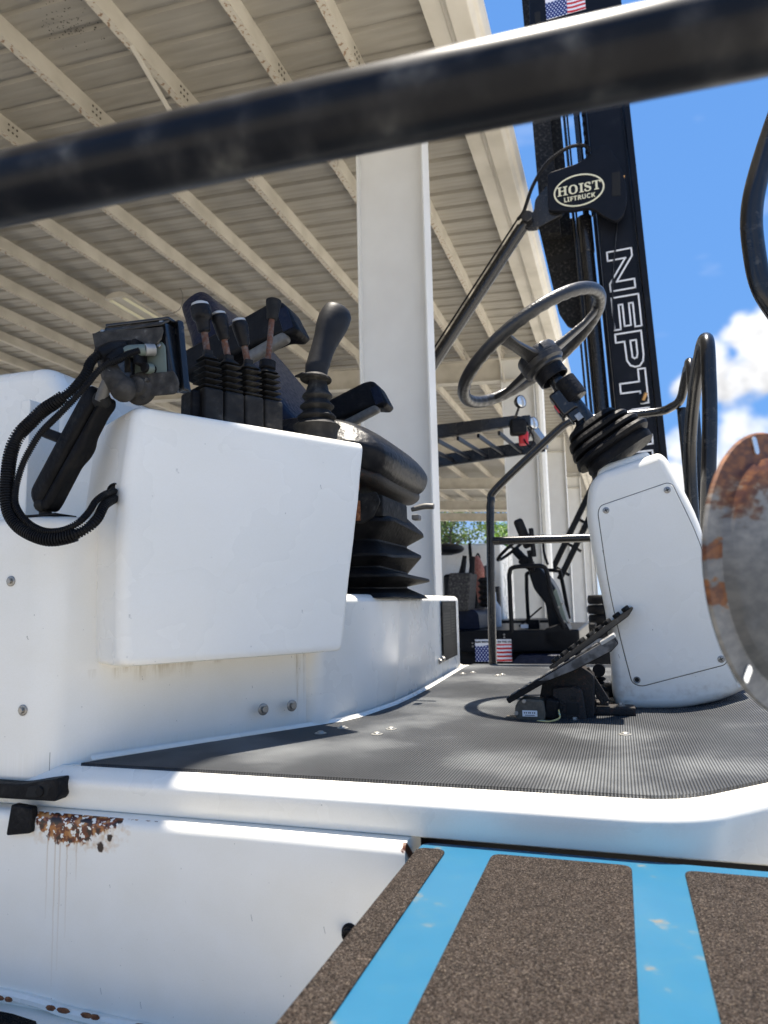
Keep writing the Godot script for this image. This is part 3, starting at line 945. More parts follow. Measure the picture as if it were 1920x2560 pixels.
	mb.prism(Transform3D(b, arm * V(0, 0, -0.018)), rounded([0.0085, -0.112, 0.025, -0.116, 0.0285, -0.1, 0.027, -0.02, 0.034, 0.0, 0.034, 0.02, 0.027, 0.035, 0.026, 0.08, 0.03, 0.1, 0.02, 0.112, 0.013, 0.106, 0.0115, 0.02], [0.004, 0.01, 0.01, 0.01, 0.01, 0.01, 0.01, 0.01, 0.01, 0.01, 0.008, 0.004], 3), 0.036, 0.008, 3)
	part("arm_half", mb, M.rubber, am)
	mb = MB.new()
	mb.ball(arm * V(0.014, 0.1, 0.008), V(0.016, 0.017, 0.016), 14)
	part("arm_ball", mb, M.dark, am)
	mb = MB.new()
	mb.ball(arm * V(0.006, -0.11, 0.008), V(0.013, 0.014, 0.014), 14)
	part("arm_ball", mb, M.dark, am)
	mb = MB.new()
	var kp := arm * V(-0.024, 0.005, 0.006)
	mb.bar(kp, kp + V(-0.03, 0.013, 0.012), 0.017, 0.018, 0.004)
	part("arm_knob", mb, M.plastic, am)
	mb = MB.new()
	mb.cyl(V(-0.618, 0.411, 0.012), V(-0.62, 0.44, 0.012), 0.0105, 14, 0.001)
	part("arm_foot", mb, M.dusty, am)
	mb = MB.new()
	mb.box(V(-0.615, 0.4155, 0.004), V(0.07, 0.004, 0.05), 0.0015, 1)
	part("base_plate", mb, M.rubber, am)
	# connectors and conduits
	mb = MB.new()
	mb.rbox(T(-0.463, 0.702, 0.0, V(0, 0, -8)), V(0.05, 0.026, 0.03), 0.006, 2)
	mb.rbox(T(-0.438, 0.69, 0.002, V(0, 0, 8)), V(0.010, 0.046, 0.03), 0.003, 2)
	mb.tube([V(-0.463, 0.701, 0.012), V(-0.473, 0.69, 0.032), V(-0.483, 0.676, 0.05)], [0.0135, 0.0155, 0.0125], 14)
	mb.tube([V(-0.455, 0.695, 0.015), V(-0.462, 0.678, 0.032), V(-0.466, 0.665, 0.045)], [0.012, 0.013, 0.008], 12)
	part("cable_plug", mb, M.rubber, disp)
	mb = MB.new()
	mb.cyl(V(-0.428, 0.6955, 0.002), V(-0.417, 0.6985, -0.012), 0.0105, 18, 0.001)
	part("plug_nut", mb, M.gal, disp)
	mb = MB.new()
	mb.tube([V(-0.465, 0.683, 0.03), V(-0.446, 0.69, 0.018), V(-0.428, 0.6955, 0.002)], [0.0065, 0.0105, 0.0098], 14)
	part("plug_sleeve", mb, M.greenplastic, disp)
	part("conduit", corrugated([V(-0.482, 0.679, 0.05), V(-0.491, 0.662, 0.06), V(-0.491, 0.639, 0.07), V(-0.502, 0.61, 0.085), V(-0.523, 0.59, 0.095), V(-0.546, 0.576, 0.1), V(-0.564, 0.558, 0.105), V(-0.586, 0.535, 0.11), V(-0.595, 0.504, 0.115), V(-0.596, 0.466, 0.118), V(-0.594, 0.437, 0.12), V(-0.585, 0.405, 0.12), V(-0.558, 0.379, 0.12), V(-0.514, 0.362, 0.118), V(-0.48, 0.364, 0.11), V(-0.457, 0.375, 0.1), V(-0.447, 0.393, 0.085), V(-0.454, 0.419, 0.06), V(-0.473, 0.438, 0.012)], 0.0082, 0.0044, 0.0112), M.rubber, disp, "", null, 30.0)
	part("conduit", corrugated([V(-0.418, 0.683, 0.03), V(-0.43, 0.673, 0.045), V(-0.435, 0.664, 0.055), V(-0.449, 0.652, 0.068), V(-0.463, 0.635, 0.078), V(-0.478, 0.603, 0.092), V(-0.51, 0.569, 0.1), V(-0.544, 0.538, 0.105), V(-0.557, 0.515, 0.11), V(-0.57, 0.491, 0.112), V(-0.577, 0.465, 0.115), V(-0.579, 0.441, 0.118), V(-0.574, 0.417, 0.12), V(-0.551, 0.391, 0.12), V(-0.518, 0.375, 0.12), V(-0.488, 0.374, 0.115), V(-0.467, 0.385, 0.105), V(-0.459, 0.404, 0.09), V(-0.458, 0.424, 0.075), V(-0.46, 0.439, 0.05), V(-0.475, 0.45, 0.01)], 0.0056, 0.0036, 0.0056), M.rubber, disp, "", null, 30.0)
func build_seat() -> void:
	var mb := MB.new()
	var rows := []
	# cushion: side outline (x, y) carried across the seat, drawn in at both flanks
	var o := rounded([-0.62, 0.60, -0.31, 0.585, -0.195, 0.548, -0.168, 0.565, -0.152, 0.61, -0.178, 0.652, -0.245, 0.705, -0.36, 0.742, -0.62, 0.735], [0.03, 0.06, 0.02, 0.02, 0.04, 0.05, 0.06, 0.05, 0.03], 5)
	for k in 17:
		var q := -1.0 + 2.0 * k / 16.0
		var e := pow(maxf(0.0, 1.0 - pow(absf(q), 3.2)), 1.0 / 3.2)
		var row := PackedVector3Array()
		for p in o: row.append(V(lerpf(-0.42, p.x, 0.72 + 0.28 * e) - 0.036, lerpf(0.635, p.y, 0.12 + 0.88 * e) + 0.014, -0.86 + 0.268 * q))
		rows.append(row)
	mb.grid(rows, true, true)
	var seat := part("seat", mb, M.vinyl, truck, "black vinyl seat cushion", null, 60.0)
	mb = MB.new()
	rows = []
	o = rounded([-0.6, 0.525, -0.33, 0.535, -0.215, 0.513, -0.186, 0.53, -0.186, 0.555, -0.3, 0.60, -0.6, 0.61], 0.02, 3)
	for k in 9:
		var q := -1.0 + 2.0 * k / 8.0
		var e := pow(maxf(0.0, 1.0 - pow(absf(q), 4.0)), 0.25)
		var row := PackedVector3Array()
		for p in o: row.append(V(lerpf(-0.42, p.x, 0.8 + 0.2 * e) - 0.036, lerpf(0.565, p.y, 0.4 + 0.6 * e) + 0.026, -0.86 + 0.25 * q))
		rows.append(row)
	mb.grid(rows, true, true)
	part("seat_pan", mb, M.rustblack, seat, "", null, 60.0)
	mb = MB.new()
	mb.prism(Transform3D(Basis(), V(0, 0, -0.64)), rounded([-0.42, 0.455, -0.262, 0.448, -0.235, 0.462, -0.215, 0.5, -0.225, 0.525, -0.28, 0.522, -0.29, 0.545, -0.42, 0.55], 0.006, 2), 0.006, 0.0015, 1)
	mb.box(V(-0.29, 0.495, -0.78), V(0.14, 0.055, 0.22), 0.006, 1)
	part("slide_rail", mb, M.dusty, seat)
	mb = MB.new()
	for k in [[-0.29, 0.53], [-0.3, 0.512], [-0.275, 0.545]]: mb.box(V(k[0], k[1], -0.632), V(0.016, 0.03, 0.006), 0.002, 1)
	mb.box(V(-0.272, 0.48, -0.631), V(0.012, 0.05, 0.006), 0.002, 1)
	part("rusty_bracket", mb, M.rust, seat)
	mb = MB.new()
	for k in [[-0.262, 0.505, 0.004], [-0.252, 0.488, 0.003], [-0.24, 0.51, 0.006], [-0.228, 0.503, 0.003]]: mb.cyl(V(k[0], k[1], -0.6345), V(k[0], k[1], -0.631), k[2], 10, 0.0005)
	part("bracket_hole", mb, M.dark, seat)
	mb = MB.new()
	mb.tube([V(-0.2, 0.505, -0.86), V(-0.165, 0.512, -0.86), V(-0.137, 0.5105, -0.86)], [0.006, 0.0085, 0.008], 10)
	part("slide_handle", mb, M.greyplastic, seat)
	mb = MB.new()
	mb.box(V(-0.17, 0.475, -0.8), V(0.02, 0.014, 0.03), 0.003, 1)
	part("buckle", mb, M.greyplastic, seat)
	# suspension bellows under the seat
	mb = MB.new()
	var t := Transform3D(Basis(), V(-0.466, 0, -0.86))
	rows = []
	# uneven folds: [half length, half width, height, shift forwards, sag]
	for k in [[0.17, 0.15, 0.515, 0.0, 0.0], [0.205, 0.18, 0.508, 0.0, 0.0], [0.245, 0.2, 0.458, 0.012, 0.01], [0.246, 0.201, 0.450, 0.012, 0.012], [0.212, 0.17, 0.416, 0.0, 0.0], [0.213, 0.171, 0.411, 0.0, 0.0], [0.24, 0.2, 0.384, 0.008, -0.012], [0.241, 0.201, 0.377, 0.008, -0.012], [0.214, 0.175, 0.341, -0.002, 0.008], [0.215, 0.176, 0.337, -0.002, 0.008], [0.256, 0.205, 0.322, 0.014, 0.006], [0.257, 0.206, 0.315, 0.014, 0.006], [0.21, 0.17, 0.297, 0.0, -0.004], [0.211, 0.17, 0.293, 0.0, -0.004], [0.245, 0.215, 0.275, 0.008, 0.004], [0.252, 0.225, 0.266, 0.01, 0.003], [0.24, 0.21, 0.264, 0.008, 0.0]]:
		var row := PackedVector3Array()
		for q in rounded([-k[0], -k[1], k[0], -k[1], k[0], k[1], -k[0], k[1]], minf(k[0], k[1]) * 0.3, 4): row.append(t * V(q.x + k[3], k[2] + k[4] * sin(q.y * 9.0 + q.x * 4.0), q.y))
		rows.append(row)
	mb.grid(rows, true, true)
	part("suspension_boot", mb, M.rubber, truck, "", null, 24.0)
	# backrest
	mb = MB.new()
	rows = []
	for k in [[0.0, 0.14, 0.045], [0.02, 0.2, 0.062], [0.12, 0.245, 0.07], [0.28, 0.25, 0.068], [0.42, 0.235, 0.06], [0.5, 0.19, 0.058], [0.56, 0.165, 0.056], [0.63, 0.145, 0.045], [0.65, 0.11, 0.025]]:
		var row := PackedVector3Array()
		var p := V(-0.505 - k[0] * 0.5, 0.69 + k[0] * 0.735, 0.0)
		for q in rounded([-k[2], -k[1], k[2], -k[1], k[2], k[1], -k[2], k[1]], k[2] * 0.9, 4): row.append(p + V(q.x * 0.85, q.x * 0.53, -0.86 + q.y))
		rows.append(row)
	mb.grid(rows, true, true)
	part("backrest", mb, M.navy, truck, "black reclined vinyl backrest", null, 60.0)
	# two armrests with their grey adjusters
	for z in [-0.55, -1.16]:
		var near: bool = z > -0.8
		var c := V(-0.525, 0.922, z) if near else V(-0.495, 0.897, z)
		var a := 0.3
		var bs := Basis(Vector3.BACK, a)
		mb = MB.new()
		mb.prism(Transform3D(bs, c - V(0, 0, 0.04)), rounded([-0.2, -0.03, 0.05, -0.038, 0.09, -0.04, 0.125, -0.058, 0.143, -0.05, 0.132, 0.02, 0.118, 0.046, 0.09, 0.052, -0.2, 0.036], [0.01, 0.02, 0.01, 0.008, 0.006, 0.015, 0.012, 0.015, 0.01], 4), 0.08, 0.012, 3)
		var arm := part("armrest", mb, M.rubber, truck)
		mb = MB.new()
		mb.rbox(Transform3D(bs * Basis(Vector3.BACK, 0.08), c + bs * V(0.045, -0.052, 0.026)), V(0.13, 0.032, 0.026), 0.011, 3)
		part("armrest_adjuster", mb, M.greyplastic, arm)
		mb = MB.new()
		mb.rbox(Transform3D(bs, c + bs * V(0.118, -0.01, 0.0405)), V(0.028, 0.06, 0.004), 0.002, 1)
		part("armrest_cap", mb, M.navy, arm)

func build_cowl() -> void:
	var mb := MB.new()
	var o := rounded([0.272, 0.522, 0.262, 0.46, 0.272, 0.353, 0.295, 0.212, 0.298, 0.1, 0.297, 0.03, 0.306, -0.002, 0.373, -0.002, 0.451, 0.003, 0.53, 0.022, 0.585, 0.05, 0.556, 0.137, 0.53, 0.249, 0.521, 0.406, 0.452, 0.578, 0.436, 0.592, 0.296, 0.553], [0.03, 0.03, 0.08, 0.06, 0.05, 0.02, 0.01, 0.03, 0.03, 0.03, 0.008, 0.06, 0.06, 0.08, 0.02, 0.02, 0.03], 5)
	mb.prism(Transform3D(Basis(), V(0, 0, -1.14)), o, 0.385, 0.022, 4)
	var cowl := part("front_cowl", mb, M.cowl, truck, "white front cowl with screwed inspection cover", func(p, _n): return Vector2((p.x - 0.2) / 0.434, (0.62 - p.y) / 0.62))
	mb = MB.new()
	mb.prism(Transform3D(Basis(), V(0, 0, -1.03)), rounded([0.29, 0.545, 0.425, 0.583, 0.412, 0.605, 0.298, 0.576], [0.0, 0.0, 0.01, 0.01], 3), 0.23, 0.01, 3)
	part("boot_plinth", mb, M.white, cowl)
	var pan := [0.296, 0.472, 0.4485, 0.5165, 0.4605, 0.511, 0.515, 0.362, 0.5495, 0.118, 0.541, 0.1, 0.361, 0.05, 0.341, 0.058, 0.325, 0.14, 0.303, 0.276, 0.289, 0.455]
	var rad := [0.02, 0.012, 0.012, 0.1, 0.012, 0.012, 0.015, 0.015, 0.06, 0.1, 0.02]
	mb = MB.new()
	mb.prism(Transform3D(Basis(), V(0, 0, -0.757)), rounded(pan, rad, 5), 0.0024, 0.0004, 1, false)
	part("cover_seam", mb, M.seam, cowl)
	mb = MB.new()
	var ins := []
	var c := Vector2(0.41, 0.29)
	var q := Geometry2D.offset_polygon(rounded(pan, rad, 5), -0.0017)[0]
	mb.prism(Transform3D(Basis(), V(0, 0, -0.757)), q, 0.0034, 0.001, 1, false)
	var cov := part("inspection_cover", mb, M.white, cowl)
	for k in [[0.309, 0.459, 0], [0.447, 0.498, 0], [0.532, 0.113, 0], [0.353, 0.066, 1]]: cross_screw(cov, V(k[0], k[1], -0.7536), 0.0078, k[2] == 1)

const TILT := 0.5563
func build_wheel() -> void:
	var n := V(-sin(TILT), cos(TILT), 0)
	var e := V(cos(TILT), sin(TILT), 0)
	var c := V(0.145, 0.913, -0.85)
	var ax := Basis(e, n, e.cross(n))
	var mb := MB.new()
	var rows := []
	for i in 144:
		var a := TAU * i / 144
		var dir := e * cos(a) + V(0, 0, 1) * sin(a)
		var row := PackedVector3Array()
		for j in 14:
			var b := TAU * j / 14
			var under := maxf(0.0, cos(b - deg_to_rad(215)))
			var r := 0.0168 * (1.0 - 0.17 * under * (0.5 + 0.5 * cos(a * 42.0)))
			row.append(c + dir * (0.213 + cos(b) * r) + n * sin(b) * r)
		rows.append(row)
	rows.append(rows[0])
	mb.grid(rows, true, false)
	var wh := part("steering_wheel", mb, M.wheel, truck, "black three-spoke steering wheel", null, 60.0)
	for a in [106.0, 346.0, 228.0]:
		mb = MB.new()
		var d: Vector3 = e * cos(deg_to_rad(a)) + V(0, 0, 1) * sin(deg_to_rad(a))
		var w := n.cross(d).normalized()
		rows = []
		for k in [[0.045, -0.034, 0.02, 0.011], [0.075, -0.031, 0.017, 0.009], [0.15, -0.019, 0.0145, 0.0075], [0.19, -0.007, 0.016, 0.008], [0.208, 0.0, 0.021, 0.009]]:
			var row := PackedVector3Array()
			for q in rounded([-k[2], -k[3], k[2], -k[3], k[2], k[3], -k[2], k[3]], 0.006, 3): row.append(c + d * k[0] + n * (k[1] + q.y) + w * q.x)
			rows.append(row)
		mb.grid(rows, true, true)
		part("spoke", mb, M.wheel, wh)
	var h := Transform3D(ax, c)
	mb = MB.new()
	mb.lathe(h, [[0.045, -0.012], [0.0535, -0.016], [0.0565, -0.022], [0.0575, -0.04], [0.0565, -0.042], [0.0565, -0.0435], [0.058, -0.0445], [0.057, -0.06], [0.049, -0.066], [0.0475, -0.073], [0.04, -0.077]], 40)
	mb.lathe(h, [[0.0, -0.011], [0.03, -0.011], [0.046, -0.0125]], 40)
	part("hub", mb, M.wheel, wh, "", null, 30.0)
	mb = MB.new()
	mb.rbox(Transform3D(ax * Basis(Vector3.UP, 0.35), h * (Basis(Vector3.UP, 0.35) * V(0.0, -0.026, 0.0568))), V(0.0016, 0.02, 0.003), 0.0004, 1)
	part("hub_slot", mb, M.dark, wh)
	mb = MB.new()
	mb.lathe(h, [[0.036, -0.07], [0.0405, -0.073], [0.0405, -0.105], [0.039, -0.107], [0.036, -0.106], [0.036, -0.09], [0.02, -0.088]], 32)
	var col := part("steering_column", mb, M.plastic, truck)
	mb = MB.new()
	mb.lathe(h, [[0.0195, -0.08], [0.0195, -0.13], [0.0215, -0.131], [0.0215, -0.26], [0.0215, -0.33]], 24)
	part("column_tube", mb, M.gloss, col)
	mb = MB.new()
	mb.lathe(Transform3D(ax, h * V(0.014, 0, 0.022)), [[0.026, -0.128], [0.0285, -0.131], [0.0285, -0.158], [0.0278, -0.159], [0.0285, -0.16], [0.0285, -0.186], [0.026, -0.189]], 28)
	var cl := part("column_clamp", mb, M.plastic, col)
	mb = MB.new()
	mb.cyl(h * V(0.005, -0.168, 0.0505), h * V(0.005, -0.168, 0.0525), 0.0055, 12, 0.0005)
	part("clamp_screw", mb, M.rubber, cl)
	mb = MB.new()
	mb.rbox(Transform3D(ax, h * V(-0.02, -0.176, 0.012)), V(0.044, 0.07, 0.046), 0.007, 2)
	mb.rbox(Transform3D(ax, h * V(-0.034, -0.19, 0.006)), V(0.026, 0.044, 0.04), 0.007, 2)
	mb.rbox(Transform3D(ax, h * V(-0.018, -0.222, 0.016)), V(0.03, 0.03, 0.03), 0.005, 2)
	var sw := part("turn_switch", mb, M.gloss, col)
	mb = MB.new()
	mb.rbox(Transform3D(ax, h * V(-0.042, -0.182, 0.0265)), V(0.008, 0.024, 0.002), 0.0006, 1)
	part("switch_label", mb, M.red, sw)
	mb = MB.new()
	mb.rbox(Transform3D(ax, h * V(-0.012, -0.232, 0.0305)), V(0.016, 0.018, 0.003), 0.001, 1)
	part("switch_plate", mb, M.steel, sw)
	mb = MB.new()
	mb.lathe(Transform3D(Basis(Vector3.BACK, 0.1), h * V(-0.022, -0.255, 0.018) + V(0.0, -0.012, 0.0)), [[0.0, -0.014], [0.016, -0.013], [0.019, -0.009], [0.0195, 0.006], [0.016, 0.011], [0.011, 0.018], [0.01, 0.03]], 20)
	part("tilt_knob", mb, M.rubber, sw)
	# rubber boot between column and cowl, in rounded rings square to the column
	mb = MB.new()
	var bt := Transform3D(ax, h * V(0.0, -0.255, 0.0) + V(0.004, -0.004, 0))
	var pr := []
	for k in [[0.058, 0.05, 0.004], [0.064, 0.056, 0.0], [0.068, 0.06, -0.01], [0.058, 0.052, -0.0145], [0.059, 0.053, -0.0165], [0.08, 0.07, -0.021], [0.084, 0.074, -0.028], [0.082, 0.072, -0.035], [0.068, 0.06, -0.0385], [0.069, 0.061, -0.0405], [0.09, 0.078, -0.045], [0.094, 0.082, -0.052], [0.092, 0.08, -0.059], [0.078, 0.066, -0.0625], [0.079, 0.067, -0.0645], [0.097, 0.083, -0.069], [0.101, 0.087, -0.0765], [0.098, 0.084, -0.084], [0.082, 0.07, -0.089], [0.088, 0.074, -0.1], [0.085, 0.07, -0.115]]:
		pr.append(k)
	rows = []
	for p in pr:
		var row := PackedVector3Array()
		var lean: float = -p[2] * 0.12
		for q in rounded([-p[0], -p[1], p[0], -p[1], p[0], p[1], -p[0], p[1]], p[1] * 0.75, 5): row.append(bt * V(q.x + lean, p[2], q.y))
		rows.append(row)
	mb.grid(rows, true, true)
	part("column_boot", mb, M.rubber, truck, "ribbed black rubber steering column boot", null, 38.0)

func build_pedals() -> void:
	# near pedal: a thick plate with a ribbed tread, on a sensor bracket
	for k in [[V(0.088, 0.041, 0), V(0.312, 0.172, 0), -0.612, 0.07, 1], [V(0.165, 0.095, 0), V(0.355, 0.229, 0), -0.775, 0.075, 0]]:
		var d: Vector3 = (k[1] - k[0])
		var l := d.length()
		var t := Transform3D(Basis(d.normalized(), Vector3(0, 0, 1).cross(d.normalized()), Vector3(0, 0, 1)), (k[0] + k[1]) * 0.5 + V(0, 0, k[2]))
		var mb := MB.new()
		if k[4] == 1:
			mb.prism(t, rounded([-l / 2, -0.006, -l * 0.12, -0.007, l * 0.1, -0.016, l / 2 - 0.02, -0.02, l / 2, -0.014, l / 2, 0.002, l / 2 - 0.006, 0.006, -l / 2, 0.006], 0.003, 2), k[3], 0.0015, 1)
		else:
			mb.prism(t, rounded([-l / 2, -0.006, 0, -0.009, l / 2 - 0.02, -0.008, l / 2, 0.0, l / 2, 0.005, -l / 2, 0.005], 0.003, 2), k[3], 0.0015, 1)
		var ped := part("pedal", mb, M.rubber if k[4] == 1 else M.gloss, truck, "worn grey-edged accelerator pedal" if k[4] == 1 else "black studded brake pedal")
		mb = MB.new()
		for i in 9:
			var x := -l / 2 + 0.02 + i * (l - 0.035) / 8.0
			if k[4] == 1: mb.rbox(Transform3D(t.basis, t * V(x, 0.0065, k[3] / 2)), V(0.013, 0.003, k[3] * 0.94), 0.001, 1)
			else:
				for j in 3: mb.rbox(Transform3D(t.basis * Basis(Vector3.UP, 0.3 * j), t * V(x, 0.009, k[3] * (0.14 + 0.36 * j))), V(0.013, 0.009, 0.016), 0.002, 1)
		part("tread", mb, M.worn if k[4] == 1 else M.dusty, ped)
		if k[4] == 1:
			mb = MB.new()
			mb.prism(Transform3D(t.basis, t * V(0, 0, k[3] - 0.001)), rounded([-l * 0.12, -0.006, l * 0.1, -0.0145, l / 2 - 0.02, -0.0185, l / 2 - 0.002, -0.013, l / 2 - 0.003, 0.004, -l * 0.2, 0.004], 0.002, 2), 0.0022, 0.0006, 1)
			part("worn_edge", mb, M.worn, ped)
			mb = MB.new()
			mb.rbox(Transform3D(t.basis, t * V(l / 2 - 0.014, 0.0035, k[3] / 2)), V(0.034, 0.0085, k[3] + 0.004), 0.002, 2)
			part("scuffed_tip", mb, M.gal, ped)
	var mb := MB.new()
	mb.prism(Transform3D(Basis(), V(0, 0, -0.59)), rounded([0.195, -0.002, 0.246, -0.002, 0.24, 0.062, 0.226, 0.07, 0.178, 0.066, 0.18, 0.012], 0.006, 2), 0.012, 0.002, 1)
	mb.prism(Transform3D(Basis(), V(0, 0, -0.68)), rounded([0.14, 0.0, 0.26, 0.0, 0.265, 0.09, 0.22, 0.12, 0.16, 0.09], 0.01, 2), 0.08, 0.002, 1)
	mb.box(V(0.285, 0.012, -0.66), V(0.12, 0.018, 0.05), 0.004, 1)
	mb.box(V(0.275, 0.02, -0.75), V(0.03, 0.02, 0.2), 0.004, 1)
	mb.box(V(0.31, 0.03, -0.86), V(0.08, 0.03, 0.06), 0.006, 1)
	mb.bar(V(0.245, 0.1, -0.64), V(0.285, 0.03, -0.64), 0.02, 0.012, 0.002, Vector3.BACK)
	var br := part("pedal_bracket", mb, M.rustblack, truck, "rusty black pedal bracket")
	mb = MB.new()
	mb.box(V(0.219, 0.024, -0.5775), V(0.026, 0.024, 0.003), 0.001, 1)
	mb.box(V(0.222, 0.046, -0.5775), V(0.012, 0.008, 0.003), 0.001, 1)
	part("bracket_opening", mb, M.dark, br)
	for p in [V(0.222, 0.001, -0.57), V(0.315, 0.021, -0.655), V(0.3, 0.046, -0.85)]:
		bolt(br, Transform3D(Basis(), p), 0.0095, M.bolt)
	mb = MB.new()
	for k in [[0.0155, 0.0], [0.0125, 0.012], [0.0165, 0.02], [0.013, 0.03]]: mb.lathe(Transform3D(Basis(), V(0.27, 0.045 + k[1], -0.74)), [[k[0] - 0.004, 0.0], [k[0], 0.004], [k[0] - 0.004, 0.008]], 18)
	mb.lathe(Transform3D(Basis(Vector3.RIGHT, PI / 2), V(0.272, 0.09, -0.735)), [[0.006, 0.0], [0.014, 0.0], [0.014, 0.022], [0.006, 0.022]], 18)
	part("return_spring", mb, M.rubber, br)
	mb = MB.new()
	mb.prism(Transform3D(Basis(), V(0, 0, -0.6)), rounded([0.103, 0.001, 0.162, -0.001, 0.166, 0.012, 0.163, 0.044, 0.115, 0.047, 0.101, 0.03], [0.008, 0.004, 0.004, 0.008, 0.014, 0.012], 3), 0.05, 0.004, 2)
	mb.box(V(0.095, 0.003, -0.57), V(0.03, 0.007, 0.03), 0.002, 1)
	var sen := part("pedal_sensor", mb, M.tan, truck, "tan pedal sensor with a white label")
	mb = MB.new()
	mb.rbox(Transform3D(Basis(), V(0.133, 0.016, -0.5496)), V(0.031, 0.0125, 0.0014), 0.0006, 1)
	var lab := part("sensor_label", mb, M.print, sen)
	mb = MB.new()
	for k in [0.122, 0.126, 0.131, 0.134, 0.139, 0.143]: mb.box(V(k, 0.0175, -0.5488), V(0.002, 0.003, 0.0006), 0.0002, 1)
	mb.box(V(0.133, 0.0125, -0.5488), V(0.02, 0.0012, 0.0006), 0.0002, 1)
	part("label_print", mb, M.dark, lab)
	mb = MB.new()
	for p in [[0.122, 0.041], [0.105, 0.016]]: mb.cyl(V(p[0], p[1], -0.5505), V(p[0], p[1], -0.547), 0.0045, 12, 0.0006)
	part("sensor_screw", mb, M.bolt, sen)
	mb = MB.new()
	mb.rbox(T(0.176, 0.024, -0.575, V(0, 0, -12)), V(0.03, 0.045, 0.04), 0.008, 2)
	part("sensor_plug", mb, M.rubber, sen)
	for i in 3:
		mb = MB.new()
		mb.tube([V(0.192, 0.024 - i * 0.003, -0.555), V(0.194, 0.01, -0.545 + i * 0.003), V(0.18 - i * 0.004, 0.004, -0.535 + i * 0.004), V(0.155 - i * 0.003, 0.003, -0.545 + i * 0.003)], 0.0016, 6)
		part("sensor_wire", mb, [M.yellow, M.cyanwire, M.yellow][i], sen)

func build_rails() -> void:
	var mb := MB.new()
	# far hand rail: post, sloping run, then over to the front loop
	mb.tube([V(-0.172, -0.05, -1.9), V(-0.166, 0.3, -1.9), V(-0.158, 0.58, -1.9), V(-0.152, 0.66, -1.9), V(-0.13, 0.71, -1.9), V(0.05, 0.866, -1.9), V(0.15, 0.948, -1.9), V(0.19, 0.966, -1.9), V(0.25, 0.969, -1.9), V(0.5, 0.965, -1.88), V(0.56, 0.969, -1.84), V(0.59, 0.985, -1.8), V(0.605, 1.04, -1.74), V(0.612, 1.065, -1.68), V(0.612, 1.0, -1.6), V(0.61, 0.4, -1.6), V(0.61, 0.1, -1.6)], 0.0165, 14)
	part("hand_rail", mb, M.gloss, truck, "glossy black hand rail along the far side")
	mb = MB.new()
	mb.tube([V(-0.15, 0.497, -1.9), V(0.35, 0.489, -1.9)], 0.0165, 14, false)
	part("rail_crossbar", mb, M.gloss, truck)
	mb = MB.new()
	mb.tube([V(0.597, 0.965, -1.86), V(0.603, 0.6, -1.86), V(0.603, 0.1, -1.86)], 0.0175, 14, false)
	part("rail_post", mb, M.gloss, truck)
	mb = MB.new()
	mb.tube([V(0.55, 0.1, -1.3), V(0.551, 0.5, -1.3), V(0.557, 0.7, -1.28), V(0.573, 0.85, -1.2), V(0.585, 0.925, -1.1), V(0.588, 0.938, -1.03), V(0.586, 0.91, -0.97), V(0.582, 0.83, -0.955), V(0.575, 0.7, -0.955), V(0.548, 0.4, -0.955), V(0.538, 0.1, -0.955)], 0.0185, 16)
	part("grab_loop", mb, M.gloss, truck, "tall black inverted-U grab loop beside the cowl")
	mb = MB.new()
	mb.tube([V(0.77, 1.4, -0.15), V(0.685, 1.19, -0.15), V(0.63, 1.05, -0.15), V(0.588, 0.945, -0.15), V(0.562, 0.87, -0.145), V(0.552, 0.82, -0.143), V(0.551, 0.77, -0.142), V(0.556, 0.715, -0.142), V(0.573, 0.67, -0.143), V(0.62, 0.58, -0.147), V(0.70, 0.43, -0.15), V(0.8, 0.2, -0.15), V(0.8, 0.0, -0.15)], 0.0158, 18)
	var br := MB.new()
	br.tube([V(0.464, 0.27, 0.315), V(0.6, 0.24, 0.16), V(0.8, 0.2, -0.14)], 0.011, 10)
	part("disc_bracket", br, M.gal, truck)
	part("bent_hand_rail", mb, M.gloss, truck, "bent black hand rail in front of the sky")
	mb = MB.new()
	mb.tube([V(-1.0, 0.515, 0.70), V(-0.033, 0.516, 0.673), V(0.2, 0.519, 0.66), V(0.4, 0.517, 0.652), V(1.2, 0.51, 0.64)], 0.0212, 28, false)
	part("step_hand_rail", mb, M.rail, truck, "thick worn black hand rail closest to the camera")

func build_step() -> void:
	var up := Basis(Vector3.RIGHT, Vector3(0, 0, -1), Vector3.UP)
	var mb := MB.new()
	mb.prism(Transform3D(up, V(0, -0.13, 0)), rounded([0.054, -0.52, 1.2, -0.52, 1.2, -0.036, 0.054, -0.032], [0.01, 0.0, 0.0, 0.018], 4), 0.0635, 0.005, 3)
	var st := part("boarding_step", mb, M.blue, truck, "bright blue boarding step with brown grit pads")
	for k in [[0.0565, 0.0945, 0.0], [0.1535, 0.32, 0.0], [0.3775, 0.544, 0.0], [0.6015, 0.768, 0.0]]:
		mb = MB.new()
		mb.prism(Transform3D(up, V(0, -0.0666, 0)), rounded([k[0], -0.515, k[1], -0.515, k[1], -0.062, k[0], -0.062], 0.014, 5), 0.0022, 0.0006, 1)
		part("grit_pad", mb, M.grit, st)
	mb = MB.new()
	mb.cyl(V(-0.042, -0.182, 0.05), V(-0.042, -0.182, 0.06), 0.012, 18, 0.002)
	mb.lathe(Transform3D(Basis(Vector3.RIGHT, PI / 2), V(-0.042, -0.182, 0.06)), [[0.009, 0.0], [0.009, 0.006], [0.0075, 0.008], [0.0045, 0.008], [0.0045, 0.004], [0.0, 0.004]], 18)
	part("panel_bolt", mb, M.rubber, truck)
